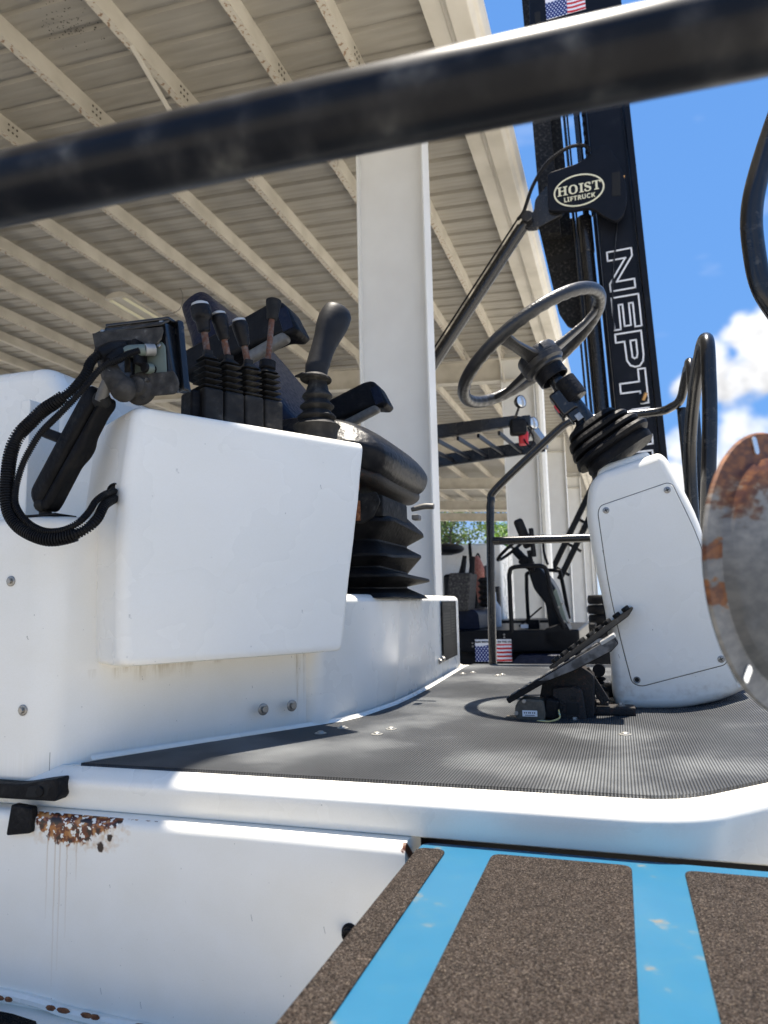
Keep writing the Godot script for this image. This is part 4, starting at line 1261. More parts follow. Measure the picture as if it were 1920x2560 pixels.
# ---------------------------------------------------------------- the steel canopy: x across it (outwards), z along it
func build_shed() -> void:
	var y := deg_to_rad(18.4)
	var u := Vector3(cos(y), 0, sin(y))
	var shed := thing("open_shed", "beige open-sided steel canopy with purlins, ribbed roof sheets and white columns", "shed", Transform3D(Basis(u, Vector3.UP, u.cross(Vector3.UP)), Vector3(0, 0, -1.05)))
	base_at[shed] = 1.5
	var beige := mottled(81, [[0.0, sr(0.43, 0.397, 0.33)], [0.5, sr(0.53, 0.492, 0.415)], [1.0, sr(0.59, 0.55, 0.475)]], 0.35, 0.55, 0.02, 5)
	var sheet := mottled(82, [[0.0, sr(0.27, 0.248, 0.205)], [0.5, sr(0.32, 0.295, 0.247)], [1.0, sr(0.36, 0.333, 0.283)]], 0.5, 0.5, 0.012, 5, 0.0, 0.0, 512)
	sheet.uv1_scale = Vector3(0.16, 0.5, 1.4)
	var specked := mottled(83, [[0.0, sr(0.53, 0.485, 0.40)], [0.66, sr(0.5, 0.455, 0.37)], [0.74, sr(0.3, 0.2, 0.13)], [1.0, sr(0.2, 0.11, 0.06)]], 1.3, 0.7, 0.06, 4, 0.2)
	var colw := mottled(84, [[0.0, sr(0.64, 0.63, 0.595)], [1.0, sr(0.7, 0.695, 0.66)]], 0.4, 0.45, 0.02, 4)
	var deck := func(x: float) -> float: return 4.70 + 0.065 * (-0.4 - x)
	# roof sheets, 0.915 m wide, three deep ribs each and small ones between
	var prof := []
	for r in 3:
		var z0 := r * 0.305
		for k in [[0.0, 0.0], [0.07, 0.0], [0.082, 0.0035], [0.1, 0.0035], [0.112, 0.0], [0.15, 0.0], [0.162, 0.0035], [0.18, 0.0035], [0.192, 0.0], [0.23, 0.0], [0.246, 0.032], [0.288, 0.032]]: prof.append([z0 + k[0], k[1]])
	prof.append([0.915, 0.0]); prof.append([0.935, 0.001])
	var mb := MB.new()
	var rows := []
	for x in [-0.52, -17.0]:
		var row := PackedVector3Array()
		for p in prof: row.append(V(x, deck.call(x) + p[1], -p[0]))
		rows.append(row)
	for q in [0, 1]:
		var row := PackedVector3Array()
		for p in prof: row.append(V([-17.0, -0.52][q], deck.call([-17.0, -0.52][q]) + p[1] + 0.0016, -p[0]))
		rows.append(row)
	mb.grid([rows[0], rows[1]], false, false, V(0, -1, 0))
	mb.grid([rows[3], rows[2]], false, false, V(0, 1, 0))
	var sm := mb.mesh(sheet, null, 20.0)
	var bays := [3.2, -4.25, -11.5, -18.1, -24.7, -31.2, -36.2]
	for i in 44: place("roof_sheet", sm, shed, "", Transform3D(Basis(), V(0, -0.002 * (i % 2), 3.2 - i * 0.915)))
	# purlins: a web with a folded bottom flange, one length per bay
	var xs := [-1.46, -2.14, -3.1, -4.05, -5.05, -6.1, -7.1, -8.1, -9.1, -10.1, -11.1, -12.1, -13.1, -14.1, -15.1, -16.1]
	for b in bays.size() - 1:
		var l: float = bays[b] - bays[b + 1]
		mb = MB.new()
		mb.prism(Transform3D(Basis(), V(0, 0, -l + 0.002)), pts2([0.0, -0.001, -0.004, -0.001, -0.004, -0.162, -0.062, -0.162, -0.062, -0.148, -0.066, -0.148, -0.066, -0.166, 0.0, -0.166]), l - 0.004)
		var pm := mb.mesh(beige)
		mb = MB.new()
		mb.box(V(-0.033, -0.1665, -l / 2), V(0.064, 0.0012, l - 0.02), 0.0003, 1)
		var fm := mb.mesh(specked)
		mb = MB.new()
		for s in 2:
			for k in 3: for r in 2: mb.cyl(V(0.0, -0.05 - 0.06 * r, (-0.35 if s == 0 else -l + 0.35) - 0.05 * k), V(0.004, -0.05 - 0.06 * r, (-0.35 if s == 0 else -l + 0.35) - 0.05 * k), 0.011, 8)
		mb.box(V(0.001, -0.083, -0.95), V(0.003, 0.15, 0.004), 0.0005, 1)
		var bm := mb.mesh(M.seam)
		for x in xs:
			var pu := place("purlin", pm, shed, "", Transform3D(Basis(), V(x, deck.call(x), bays[b])))
			if x > -9.5: place("rusty_flange", fm, pu)
			if x > -9.5 and b < 3: place("lap_bolts", bm, pu).set_meta("kind", "stuff")
	# rafters, columns
	for b in range(1, bays.size()):
		var z: float = bays[b]
		mb = MB.new()
		var d0: float = deck.call(-0.9) - 0.168
		var d1: float = deck.call(-17.0) - 0.168
		var top := [-0.9, d0, -17.0, d1]
		var t := Transform3D(Basis(), V(0, 0, z))
		mb.prism(t * T(0, 0, -0.004), pts2([-0.9, d0 - 0.012, -17.0, d1 - 0.012, -17.0, d1 - 0.40, -0.9, d0 - 0.40]), 0.008)
		mb.prism(t * T(0, 0, -0.1), pts2([-0.9, d0, -17.0, d1, -17.0, d1 - 0.012, -0.9, d0 - 0.012]), 0.2)
		mb.prism(t * T(0, 0, -0.1), pts2([-17.0, d1 - 0.40, -0.9, d0 - 0.40, -0.9, d0 - 0.415, -17.0, d1 - 0.415]), 0.2)
		part("rafter", mb, beige, shed)
		mb = MB.new()
		var x1: float = [0.0, -1.0, -0.96, -0.93, -0.9, -0.9, -0.9][b]
		mb.box(V(x1 - 0.285, 1.35, z), V(0.57, 6.7, 0.01), 0.002, 1)
		mb.box(V(x1 - 0.564, 1.35, z), V(0.012, 6.7, 0.14), 0.002, 1)
		var col := part("column", mb, colw, shed)
		mb = MB.new()
		mb.box(V(x1 + 0.006, 1.35, z), V(0.014, 6.7, 0.2), 0.002, 1)
		part("outer_flange", mb, colw, col)
		if b == 2:
			mb = MB.new()
			mb.tube([V(-0.45, 4.55, z + 0.02), V(-0.5, 4.4, z + 0.02), V(x1 + 0.1, 4.1, z + 0.02), V(x1 + 0.095, 3.9, z + 0.02), V(x1 + 0.095, 1.0, z + 0.02), V(x1 + 0.095, -1.9, z + 0.02)], 0.075, 8)
			part("downspout", mb, M.white, shed)
	# flange brace and hanger rods
	mb = MB.new()
	mb.bar(V(-3.12, 4.72, -3.25), V(-3.0, 4.12, -4.2), 0.04, 0.012, 0.002)
	part("flange_brace", mb, beige, shed)
	for k in [[-3.1, -10.6], [-1.46, -10.7], [-5.05, -17.3], [-4.05, -10.7], [-8.1, -10.6]]:
		mb = MB.new()
		mb.bar(V(k[0], deck.call(k[0]) - 0.16, k[1]), V(k[0], deck.call(k[0]) - 0.62, k[1] - 0.75), 0.03, 0.01, 0.002)
		part("flange_brace", mb, beige, shed)
	# eave strut, gutter
	mb = MB.new()
	mb.prism(Transform3D(Basis(), V(0, 0, -36.3)), rounded([-0.80, 4.535, -0.655, 4.525, -0.655, 4.69, -0.80, 4.71], 0.008, 2), 39.5)
	part("eave_strut", mb, beige, shed)
	mb = MB.new()
	mb.prism(Transform3D(Basis(), V(0, 0, -36.3)), rounded([-0.64, 4.51, -0.625, 4.505, -0.61, 4.47, -0.46, 4.455, -0.43, 4.5, -0.40, 4.515, -0.375, 4.60, -0.385, 4.70, -0.64, 4.70], [0.004, 0.004, 0.01, 0.01, 0.01, 0.02, 0.02, 0.005, 0.005], 3), 39.5)
	part("gutter", mb, beige, shed)
	mb = MB.new()
	mb.bar(V(-0.645, 4.524, 3.2), V(-0.645, 4.524, -36.2), 0.016, 0.012, 0.002)
	part("gutter_flashing", mb, beige, shed)
	# far side wall of ribbed sheeting
	mb = MB.new()
	var row0 := PackedVector3Array()
	var row1 := PackedVector3Array()
	for i in 118:
		for k in [[0.0, 0.0], [0.2, 0.0], [0.23, 0.03], [0.27, 0.03], [0.3, 0.0]]:
			row0.append(V(-17.1 - k[1], 2.6, 2.0 - i * 0.3 - k[0]))
			row1.append(V(-17.1 - k[1], 5.75, 2.0 - i * 0.3 - k[0]))
	mb.grid([row0, row1], false, false, V(1, 0, 0))
	part("side_wall", mb, beige, shed, "", null, 20.0)
	# rust spatter on the first roof sheets
	var g := RandomNumberGenerator.new()
	g.seed = 14
	mb = MB.new()
	for i in 120:
		var x := g.randfn(-3.62, 0.12); var z := g.randfn(-3.12, 0.11)
		mb.cyl(V(x, deck.call(x) - 0.001, z), V(x, deck.call(x) + 0.003, z), g.randf_range(0.002, 0.0065), 5)
	var sp := part("rust_spatter", mb, M.seam, shed)
	sp.set_meta("kind", "stuff")
	# hanging strip light
	var lf := thing("strip_light", "unlit beige fluorescent strip light hanging under the canopy purlins", "light fitting", Transform3D(shed.transform.basis, shed.transform * V(-6.17, 6.1, -7.45)))
	mb = MB.new()
	mb.prism(Transform3D(Basis(), V(0, 0, -0.62)), rounded([-0.19, 0.0, 0.19, 0.0, 0.16, 0.05, 0.06, 0.085, -0.06, 0.085, -0.16, 0.05], 0.01, 2), 1.24, 0.004, 1)
	part("housing", mb, beige, lf)
	for x in [-0.11, 0.11]:
		for q in [-0.016, 0.016]:
			mb = MB.new()
			mb.cyl(V(x + q, -0.012, -0.58), V(x + q, -0.012, 0.58), 0.011, 10)
			part("tube", mb, M.cream, lf)
	for z in [-0.5, 0.5]:
		mb = MB.new()
		mb.cyl(V(0, 0.08, z), V(0, 0.52, z), 0.003, 6)
		part("hanger", mb, M.steel, lf)
	mb = MB.new()
	mb.tube([V(0.05, 0.08, -0.3), V(0.3, 0.2, -0.45), V(0.42, 0.42, -0.35), V(0.3, 0.55, -0.2), V(0.02, 0.5, -0.1)], 0.006, 6)
	part("flex", mb, M.greyplastic, lf)

# ---------------------------------------------------------------- neighbouring black truck with the tall mast
func stroke(mb: MB, t: Transform3D, poly: PackedVector2Array, w: float) -> void:
	var o := poly
	if Geometry2D.is_polygon_clockwise(o): o.reverse()
	var n := o.size()
	for i in n:
		var a := o[i]; var b := o[(i + 1) % n]
		var d := (b - a).normalized()
		var m := Vector2(-d.y, d.x)
		mb.rbox(t * Transform3D(Basis(V(d.x, d.y, 0), V(m.x, m.y, 0), V(0, 0, 1)), V((a.x + b.x) / 2, (a.y + b.y) / 2, 0.002)), V((b - a).length() + w, w, 0.0035), 0.0005, 1)
func text_mesh(s: String, font: String, bold: bool, h: float, m: Material) -> TextMesh:
	var f := SystemFont.new()
	f.font_names = PackedStringArray([font])
	f.font_weight = 700 if bold else 400
	var t := TextMesh.new()
	t.text = s
	t.font = f
	t.font_size = 64
	t.pixel_size = h / 46.0
	t.depth = 0.004
	t.material = m
	return t
func flag_image() -> Image:
	var im := Image.create(256, 160, false, Image.FORMAT_RGB8)
	im.fill(Color(0.9, 0.9, 0.92))
	for y in 160:
		for x in 256:
			var wv := sin(x * 0.03) * 6.0
			if y < 34: continue
			if x > 138:
				if int((y - 34 + wv + (x - 138) * -0.12 + 40) / 14.0) % 2 == 0: im.set_pixel(x, y, Color(0.75, 0.12, 0.12))
			elif y > 46 + wv - x * 0.09:
				im.set_pixel(x, y, Color(0.08, 0.16, 0.42))
				var sx := (x + (11 if int(y / 15.0) % 2 == 0 else 0)) % 22
				if Vector2(sx - 11, y % 15 - 7).length() < 4.2: im.set_pixel(x, y, Color(0.9, 0.92, 0.95))
	return im

func build_neighbour() -> void:
	var n := thing("forklift_truck", "black forklift truck with a tall lettered lift mast parked behind the white cowl", "forklift", truck.transform)
	base_at[n] = 1.5
	var zf := -5.6
	# local frame of the leaning mast: x across, y up
	var lean := V(-0.0295, 1, 0).normalized()
	var mt := Transform3D(Basis(lean.cross(V(0, 0, 1)), lean, V(0, 0, 1)), V(0.78, 1.5, zf))
	var mb := MB.new()
	# near channel: web towards us, with the raised right flange
	mb.rbox(mt * T(-0.19, 1.0, -0.02), V(0.31, 9.2, 0.03), 0.004, 1)
	mb.rbox(mt * T(0.0, 1.0, -0.09), V(0.055, 9.2, 0.2), 0.008, 1)
	mb.rbox(mt * T(-0.045, 1.0, -0.003), V(0.008, 9.2, 0.02), 0.002, 1)
	mb.rbox(mt * T(-0.345, 1.0, -0.1), V(0.035, 9.2, 0.18), 0.006, 1)
	var mast := part("mast", mb, M.mast, n, "black lift mast lettered NEPTUNE in white outline")
	mb = MB.new()
	mb.rbox(mt * T(-0.36, 1.0, -0.9), V(0.05, 9.2, 0.2), 0.006, 1)
	mb.rbox(mt * T(-0.2, 1.0, -1.0), V(0.3, 9.2, 0.03), 0.004, 1)
	mb.rbox(mt * T(-0.30, 3.4, -0.5), V(0.04, 0.3, 0.8), 0.006, 1)
	mb.rbox(mt * T(-0.30, -1.2, -0.5), V(0.04, 0.4, 0.8), 0.006, 1)
	part("far_channel", mb, M.mast, mast)
	mb = MB.new()
	mb.cyl(mt * V(-0.475, -3.0, -0.13), mt * V(-0.475, 2.05, -0.13), 0.062, 18)
	mb.cyl(mt * V(-0.475, 2.05, -0.13), mt * V(-0.475, 2.42, -0.13), 0.068, 18, 0.004)
	mb.cyl(mt * V(-0.455, 2.3, -0.13), mt * V(-0.455, 4.9, -0.13), 0.03, 12)
	part("lift_cylinder", mb, M.gloss, mast)
	mb = MB.new()
	mb.cyl(mt * V(-0.575, -3.0, -0.18), mt * V(-0.575, 4.9, -0.18), 0.014, 8)
	mb.cyl(mt * V(-0.62, -3.0, -0.5), mt * V(-0.62, 1.4, -0.5), 0.012, 8)
	mb.cyl(mt * V(-0.545, -3.0, -0.12), mt * V(-0.545, 4.9, -0.12), 0.01, 8)
	part("hydraulic_pipe", mb, M.gloss, mast)
	mb = MB.new()
	for i in 70: mb.rbox(mt * T(-0.395, 2.45 + i * 0.05, -0.16, V(0, 45 * (i % 2), 0)), V(0.022, 0.044, 0.022), 0.004, 1)
	part("lift_chain", mb, M.gloss, mast)
	# left hand upright and the plate hung between them
	mb = MB.new()
	mb.rbox(mt * T(-0.80, 4.2, -0.35), V(0.18, 3.6, 0.16), 0.008, 1)
	mb.rbox(mt * T(-0.66, 4.2, -0.4), V(0.10, 3.6, 0.04), 0.004, 1)
	part("inner_channel", mb, M.dusty, mast)
	mb = MB.new()
	mb.prism(mt * T(0, 0, -0.45), rounded([-0.93, 2.6, -0.85, 2.0, -0.8, 1.62, -0.72, 1.46, -0.56, 1.43, -0.53, 1.46, -0.56, 2.6], 0.03, 3), 0.03, 0.004, 1)
	mb.prism(mt * T(0, 0, -0.5), rounded([-0.63, 1.41, -0.53, 1.42, -0.53, 1.5, -0.63, 1.5], 0.02, 3), 0.16, 0.004, 1)
	part("carriage_plate", mb, M.dusty, mast)
	mb = MB.new()
	mb.rbox(mt * T(-0.72, 2.2, -0.418), V(0.23, 0.07, 0.01), 0.003, 1)
	for x in [-0.76, -0.64]: mb.rbox(mt * T(x, 2.1, -0.418), V(0.035, 0.1, 0.01), 0.003, 1)
	part("plate_slot", mb, M.dark, mast)
	# head plate at the top with its flag sticker
	mb = MB.new()
	mb.prism(T(0, 0, -5.5), rounded([-0.16, 5.77, 0.70, 5.7, 0.66, 6.6, -0.14, 6.6], 0.05, 4), 0.04, 0.005, 2)
	part("head_plate", mb, M.mast, mast)
	var fl := mat(Color.WHITE, 0.4)
	fl.albedo_texture = img_tex(flag_image())
	mb = MB.new()
	mb.rbox(T(0.185, 5.98, -5.457, V(0, 0, 1)), V(0.37, 0.25, 0.004), 0.001, 1)
	var fs := part("flag_sticker", mb, fl, mast, "flag sticker at the mast head", func(p, _n): return Vector2(p.x / 0.37, (6.105 - p.y) / 0.25))
	place("sticker_text", text_mesh("MADE WITH PRIDE IN THE USA", "Droid Sans", true, 0.02, M.blackpaint), fs, "", T(0.185, 6.075, -5.453))
	mb = MB.new()
	mb.rbox(T(-0.08, 5.9, -5.459), V(0.055, 0.13, 0.006), 0.003, 2)
	part("plate_slot", mb, M.dark, mast)
	# lettering, read downwards
	var lt := Transform3D(Basis(mt.basis.y * -1.0, mt.basis.x, V(0, 0, 1)), mt * V(-0.305, 1.96, -0.0035))
	var letters := [
		[[0.0, 0.0, 0.0, 0.215, 0.075, 0.215, 0.30, 0.06, 0.30, 0.215, 0.385, 0.215, 0.385, 0.0, 0.31, 0.0, 0.085, 0.155, 0.085, 0.0]],
		[[0.45, 0.0, 0.45, 0.235, 0.755, 0.235, 0.755, 0.18, 0.525, 0.18, 0.525, 0.145, 0.735, 0.145, 0.735, 0.09, 0.525, 0.09, 0.525, 0.055, 0.76, 0.055, 0.76, 0.0]],
		[[0.80, 0.0, 0.80, 0.225, 1.03, 0.225, 1.085, 0.215, 1.125, 0.185, 1.13, 0.145, 1.11, 0.105, 1.06, 0.08, 0.88, 0.075, 0.88, 0.0], [0.88, 0.175, 1.01, 0.175, 1.045, 0.165, 1.05, 0.145, 1.035, 0.13, 0.88, 0.125]],
		[[1.27, 0.0, 1.27, 0.165, 1.155, 0.165, 1.155, 0.225, 1.475, 0.225, 1.475, 0.165, 1.36, 0.165, 1.36, 0.0]],
		[[1.52, 0.225, 1.60, 0.225, 1.60, 0.09, 1.62, 0.06, 1.68, 0.055, 1.75, 0.06, 1.77, 0.09, 1.77, 0.225, 1.85, 0.225, 1.85, 0.08, 1.82, 0.02, 1.75, 0.0, 1.62, 0.0, 1.55, 0.02, 1.52, 0.08]],
		[[1.91, 0.0, 1.91, 0.215, 1.985, 0.215, 2.21, 0.06, 2.21, 0.215, 2.295, 0.215, 2.295, 0.0, 2.22, 0.0, 1.995, 0.155, 1.995, 0.0]],
		[[2.36, 0.0, 2.36, 0.235, 2.665, 0.235, 2.665, 0.18, 2.435, 0.18, 2.435, 0.145, 2.645, 0.145, 2.645, 0.09, 2.435, 0.09, 2.435, 0.055, 2.67, 0.055, 2.67, 0.0]]]
	for l in letters:
		mb = MB.new()
		for o in l: stroke(mb, lt, pts2(o), 0.0145)
		part("letter", mb, M.print, mast)
	for p in [[-0.125, 2.62], [-0.125, 0.53]]:
		mb = MB.new()
		mb.cyl(mt * V(p[0], p[1], -0.01), mt * V(p[0], p[1], 0.012), 0.045, 16, 0.004)
		part("pad_boss", mb, M.mast, mast)
		mb = MB.new()
		mb.bar(mt * V(p[0], p[1] - 0.02, 0.012), mt * V(p[0] + 0.03, p[1] + 0.035, 0.05), 0.03, 0.02, 0.004)
		part("pad_pin", mb, M.brasspin, mast)
	mb = MB.new()
	mb.tube([mt * V(-0.125, 2.6, 0.03), mt * V(-0.19, 2.2, 0.02), mt * V(-0.28, 1.65, 0.015), mt * V(-0.31, 1.2, 0.01)], 0.008, 6)
	part("grease_line", mb, M.gloss, mast)
	# bracket with the oval badge
	mb = MB.new()
	mb.prism(T(0, 0, -5.5), rounded([-0.08, 3.885, 0.12, 3.84, 0.31, 3.845, 0.42, 3.72, 0.515, 3.655, 0.575, 3.7, 0.63, 3.88, 0.60, 4.15, 0.5, 4.40, 0.42, 4.44, 0.30, 4.35, 0.22, 4.30, -0.075, 4.26], [0.04, 0.1, 0.08, 0.08, 0.06, 0.05, 0.1, 0.15, 0.1, 0.05, 0.08, 0.1, 0.05], 4), 0.05, 0.006, 2)
	var br := part("badge_bracket", mb, M.mast, mast, "black bracket with an oval HOIST LIFTRUCK badge")
	mb = MB.new()
	var rows := []
	var ell := PackedVector2Array()
	for q in [[0.228, 0.158, 0.0], [0.228, 0.158, 0.004], [0.214, 0.145, 0.004], [0.214, 0.145, 0.0]]:
		var row := PackedVector3Array()
		for i in 48: row.append(V(0.205 + cos(TAU * i / 48) * q[0], 4.028 + sin(TAU * i / 48) * q[1], -5.449 + q[2]))
		rows.append(row)
	rows.append(rows[0])
	mb.grid(rows, true, false)
	part("badge_ring", mb, M.cream, br)
	place("badge_text", text_mesh("HOIST", "Droid Serif", true, 0.088, M.cream), br, "", T(0.205, 4.045, -5.447))
	place("badge_text", text_mesh("LIFTRUCK", "Droid Sans", true, 0.044, M.cream), br, "", T(0.205, 3.955, -5.447))
	mb = MB.new()
	mb.rbox(T(0.535, 4.02, -5.45, V(0, 0, -3)), V(0.075, 0.23, 0.008), 0.004, 2)
	part("bracket_slot", mb, M.dark, br)
	mb = MB.new()
	mb.prism(T(0, 0, -5.56), rounded([-0.32, 3.78, -0.2, 3.76, 0.05, 3.85, 0.05, 4.2, -0.05, 4.2, -0.2, 4.06, -0.22, 3.92, -0.3, 3.93], 0.04, 3), 0.06, 0.006, 2)
	part("bracket_arm", mb, M.gloss, br)
	# tilt cylinder and hose
	mb = MB.new()
	mb.cyl(V(-0.34, 3.80, -5.52), V(-1.9, 1.69, -5.52), 0.056, 18)
	mb.cyl(V(-0.27, 3.9, -5.52), V(-0.36, 3.775, -5.52), 0.04, 14)
	mb.cyl(V(-0.28, 3.87, -5.56), V(-0.28, 3.87, -5.44), 0.055, 16, 0.005)
	var ty := part("tilt_cylinder", mb, M.gloss, n, "sloping black tilt cylinder")
	mb = MB.new()
	mb.tube([V(-0.37, 3.89, -5.5), V(-1.95, 1.75, -5.5)], 0.009, 6, false)
	mb.tube([V(0.31, 4.36, -5.42), V(0.315, 4.41, -5.42), V(0.25, 4.45, -5.42), V(0.12, 4.45, -5.42), V(-0.07, 4.34, -5.42), V(-0.21, 4.14, -5.42), V(-0.305, 3.92, -5.44), V(-0.37, 3.87, -5.48)], 0.017, 8)
	part("tilt_hose", mb, M.rubber, ty)
	# overhead guard with work lamps
	mb = MB.new()
	mb.prism(T(0, 0, -5.64), rounded([-2.2, 1.78, -0.43, 1.895, -0.42, 1.965, -0.5, 1.985, -2.2, 1.96], 0.01, 2), 0.06, 0.006, 1)
	mb.bar(V(-2.2, 1.86, -7.0), V(-0.36, 1.98, -7.0), 0.06, 0.14, 0.006)
	mb.bar(V(-0.40, 1.93, -5.6), V(-0.36, 1.98, -7.0), 0.08, 0.1, 0.006)
	var og := part("overhead_guard", mb, M.gloss, n, "black overhead guard with bars")
	for i in 6:
		mb = MB.new()
		mb.bar(V(-0.66 - i * 0.2, 1.84 - i * 0.006, -5.62), V(-0.62 - i * 0.2, 1.93 - i * 0.006, -7.0), 0.025, 0.04, 0.004)
		part("guard_bar", mb, M.blackpaint, og)
	for p in [[-0.44, 2.1, -5.55], [-0.35, 1.92, -5.7]]:
		mb = MB.new()
		mb.lathe(at_dir(V(p[0], p[1], p[2]), V(0.75, 0.05, 0.6)), [[0.02, -0.05], [0.05, -0.03], [0.062, 0.0], [0.062, 0.02]], 18)
		mb.cyl(V(p[0], p[1] - 0.02, p[2]), V(p[0] - 0.06, p[1] - 0.17, p[2]), 0.012, 8)
		var la := part("work_lamp", mb, M.gloss, og)
		mb = MB.new()
		mb.lathe(at_dir(V(p[0], p[1], p[2]), V(0.75, 0.05, 0.6)), [[0.058, 0.019], [0.04, 0.026], [0.0, 0.03]], 18)
		part("lamp_lens", mb, M.lens, la)
	mb = MB.new()
	mb.lathe(T(-0.43, 1.7, -5.6), [[0.04, 0.0], [0.044, 0.0], [0.048, 0.12], [0.04, 0.125]], 16)
	part("beacon", mb, M.red, og)
	mb = MB.new()
	mb.rbox(T(-0.47, 1.86, -5.55, V(0, 20, 0)), V(0.15, 0.16, 0.1), 0.03, 2)
	mb.tube([V(-0.38, 1.85, -5.55), V(-0.33, 1.74, -5.53), V(-0.36, 1.66, -5.53), V(-0.4, 1.7, -5.54), V(-0.42, 1.74, -5.55)], 0.008, 6)
	part("horn", mb, M.rubber, og)
	# platform, cowl, column, loop, pedals, step
	mb = MB.new()
	mb.box(V(-0.9, -0.11, -6.65), V(1.75, 0.20, 2.1), 0.02, 2)
	mb.box(V(-0.95, -0.75, -6.7), V(2.4, 1.1, 2.0), 0.02, 1)
	mb.prism(T(0, 0, -6.0), rounded([-0.34, -0.12, -0.02, -0.3, -0.02, -0.14, -0.085, -0.06, -0.12, 0.02, -0.14, 0.06, -0.32, 0.0], [0.01, 0.01, 0.05, 0.05, 0.05, 0.02, 0.01], 3), 0.4, 0.008, 1)
	part("body", mb, M.blackpaint, n)
	mb = MB.new()
	mb.prism(T(0, 0, -6.25), rounded([-0.30, -0.02, -0.32, 0.22, -0.42, 0.36, -0.46, 0.5, -0.43, 0.6, -0.35, 0.56, -0.27, 0.45, -0.22, 0.36, -0.155, 0.1, -0.13, 0.0], 0.03, 3), 0.5, 0.02, 2)
	var cw := part("dash_cowl", mb, M.blackpaint, n)
	mb = MB.new()
	mb.prism(T(0, 0, -5.76), rounded([-0.245, 0.33, -0.215, 0.36, -0.125, 0.03, -0.165, 0.03], 0.01, 2), 0.02, 0.003, 1)
	part("cowl_window", mb, M.greenplastic, cw)
	for p in [[-0.16, 0.06], [-0.12, 0.05], [-0.17, 0.03], [-0.13, 0.02], [-0.2, 0.19], [-0.17, 0.22], [-0.09, -0.17]]: bolt(cw, Transform3D(Basis(Vector3.RIGHT, PI / 2), V(p[0], p[1], -5.735)), 0.012, M.bolt)
	mb = MB.new()
	mb.cyl(V(-0.42, 0.52, -6.0), V(-0.62, 0.76, -6.0), 0.04, 14)
	mb.rbox(T(-0.5, 0.62, -5.97, V(0, 0, -40)), V(0.13, 0.1, 0.12), 0.02, 2)
	var sc := part("steering_column", mb, M.rubber, n)
	mb = MB.new()
	var ax := V(-0.62, 0.78, 0).normalized()
	rows = []
	var ex := V(0.78, 0.62, 0).normalized()
	for i in 48:
		var a := TAU * i / 48
		var row := PackedVector3Array()
		var d := ex * cos(a) + V(0, 0, 1) * sin(a)
		for j in 8: row.append(V(-0.63, 0.775, -6.0) + d * (0.19 + cos(TAU * j / 8) * 0.016) + ax * sin(TAU * j / 8) * 0.016)
		rows.append(row)
	rows.append(rows[0])
	mb.grid(rows, true, false)
	mb.bar(V(-0.63, 0.77, -6.19), V(-0.63, 0.77, -5.81), 0.03, 0.012, 0.003)
	part("steering_wheel", mb, M.rubber, sc)
	mb = MB.new()
	mb.rbox(T(-0.49, 0.88, -5.72, V(0, 35, 22)), V(0.095, 0.29, 0.06), 0.03, 3)
	mb.rbox(T(-0.405, 0.79, -5.7, V(0, 50, 5)), V(0.05, 0.27, 0.03), 0.014, 3)
	mb.rbox(T(-0.43, 0.62, -5.72, V(0, 0, 8)), V(0.04, 0.2, 0.04), 0.01, 2)
	mb.tube([V(-0.31, 0.86, -5.75), V(-0.31, 0.7, -5.75), V(-0.28, 0.58, -5.75)], 0.012, 8)
	part("rear_mirror", mb, M.rubber, n)
	for q in [[-5.6, [V(-0.62, -0.03, -5.6), V(-0.62, 0.4, -5.6), V(-0.615, 0.51, -5.6), V(-0.575, 0.56, -5.6), V(-0.40, 0.567, -5.6), V(-0.32, 0.56, -5.6), V(-0.28, 0.51, -5.6), V(-0.24, 0.25, -5.6), V(-0.15, 0.0, -5.6)]], [-6.9, [V(-0.62, -0.03, -6.9), V(-0.62, 0.45, -6.9), V(-0.58, 0.56, -6.9), V(-0.3, 0.57, -6.9), V(-0.25, 0.5, -6.9), V(-0.19, 0.05, -6.9)]]]:
		mb = MB.new()
		mb.tube(q[1], 0.021, 10)
		part("grab_loop", mb, M.rubber, n)
	mb = MB.new()
	mb.bar(V(-0.6, 0.01, -6.0), V(-0.38, 0.19, -6.0), 0.09, 0.012, 0.002)
	mb.box(V(-0.47, 0.03, -6.0), V(0.12, 0.08, 0.08), 0.01, 1)
	part("pedal", mb, M.rubber, n)
	mb = MB.new()
	mb.box(V(-0.53, 0.015, -5.82), V(0.07, 0.035, 0.02), 0.004, 1)
	part("pedal_label", mb, M.print, n)
	mb = MB.new()
	mb.prism(T(0, 0, -6.9), rounded([-1.26, -0.01, -0.95, -0.01, -0.96, 0.14, -1.0, 0.18, -1.26, 0.18], 0.02, 2), 1.1, 0.01, 1)
	part("seat_base", mb, M.navy, n)
	mb = MB.new()
	mb.prism(T(0, 0, -6.0), rounded([-1.24, 0.17, -1.03, 0.17, -0.99, 0.53, -1.2, 0.53], 0.02, 2), 0.35, 0.01, 1)
	part("console", mb, M.dustgrey, n)
	mb = MB.new()
	for i in 5: mb.lathe(T(-0.975, 0.2 + i * 0.06, -6.3), [[0.05, 0.0], [0.075, 0.03], [0.05, 0.06]], 12)
	part("seat_boot", mb, M.dusty, n)
	mb = MB.new()
	for p in [[-1.1, 0.56, -1.07, 0.7], [-1.01, 0.55, -0.99, 0.69]]: mb.tube([V(p[0], p[1] - 0.03, -5.8), V(p[2], p[3], -5.8)], [0.03, 0.022], 10, false)
	part("lever", mb, M.rubber, n)
	mb = MB.new()
	mb.rbox(T(-0.795, -0.192, -5.598), V(0.335, 0.2, 0.006), 0.002, 1)
	var fs2 := part("flag_sticker", mb, fl, n, "flag sticker on the black lower body", func(p, _n): return Vector2((p.x + 0.9625) / 0.335, (-0.092 - p.y) / 0.2))
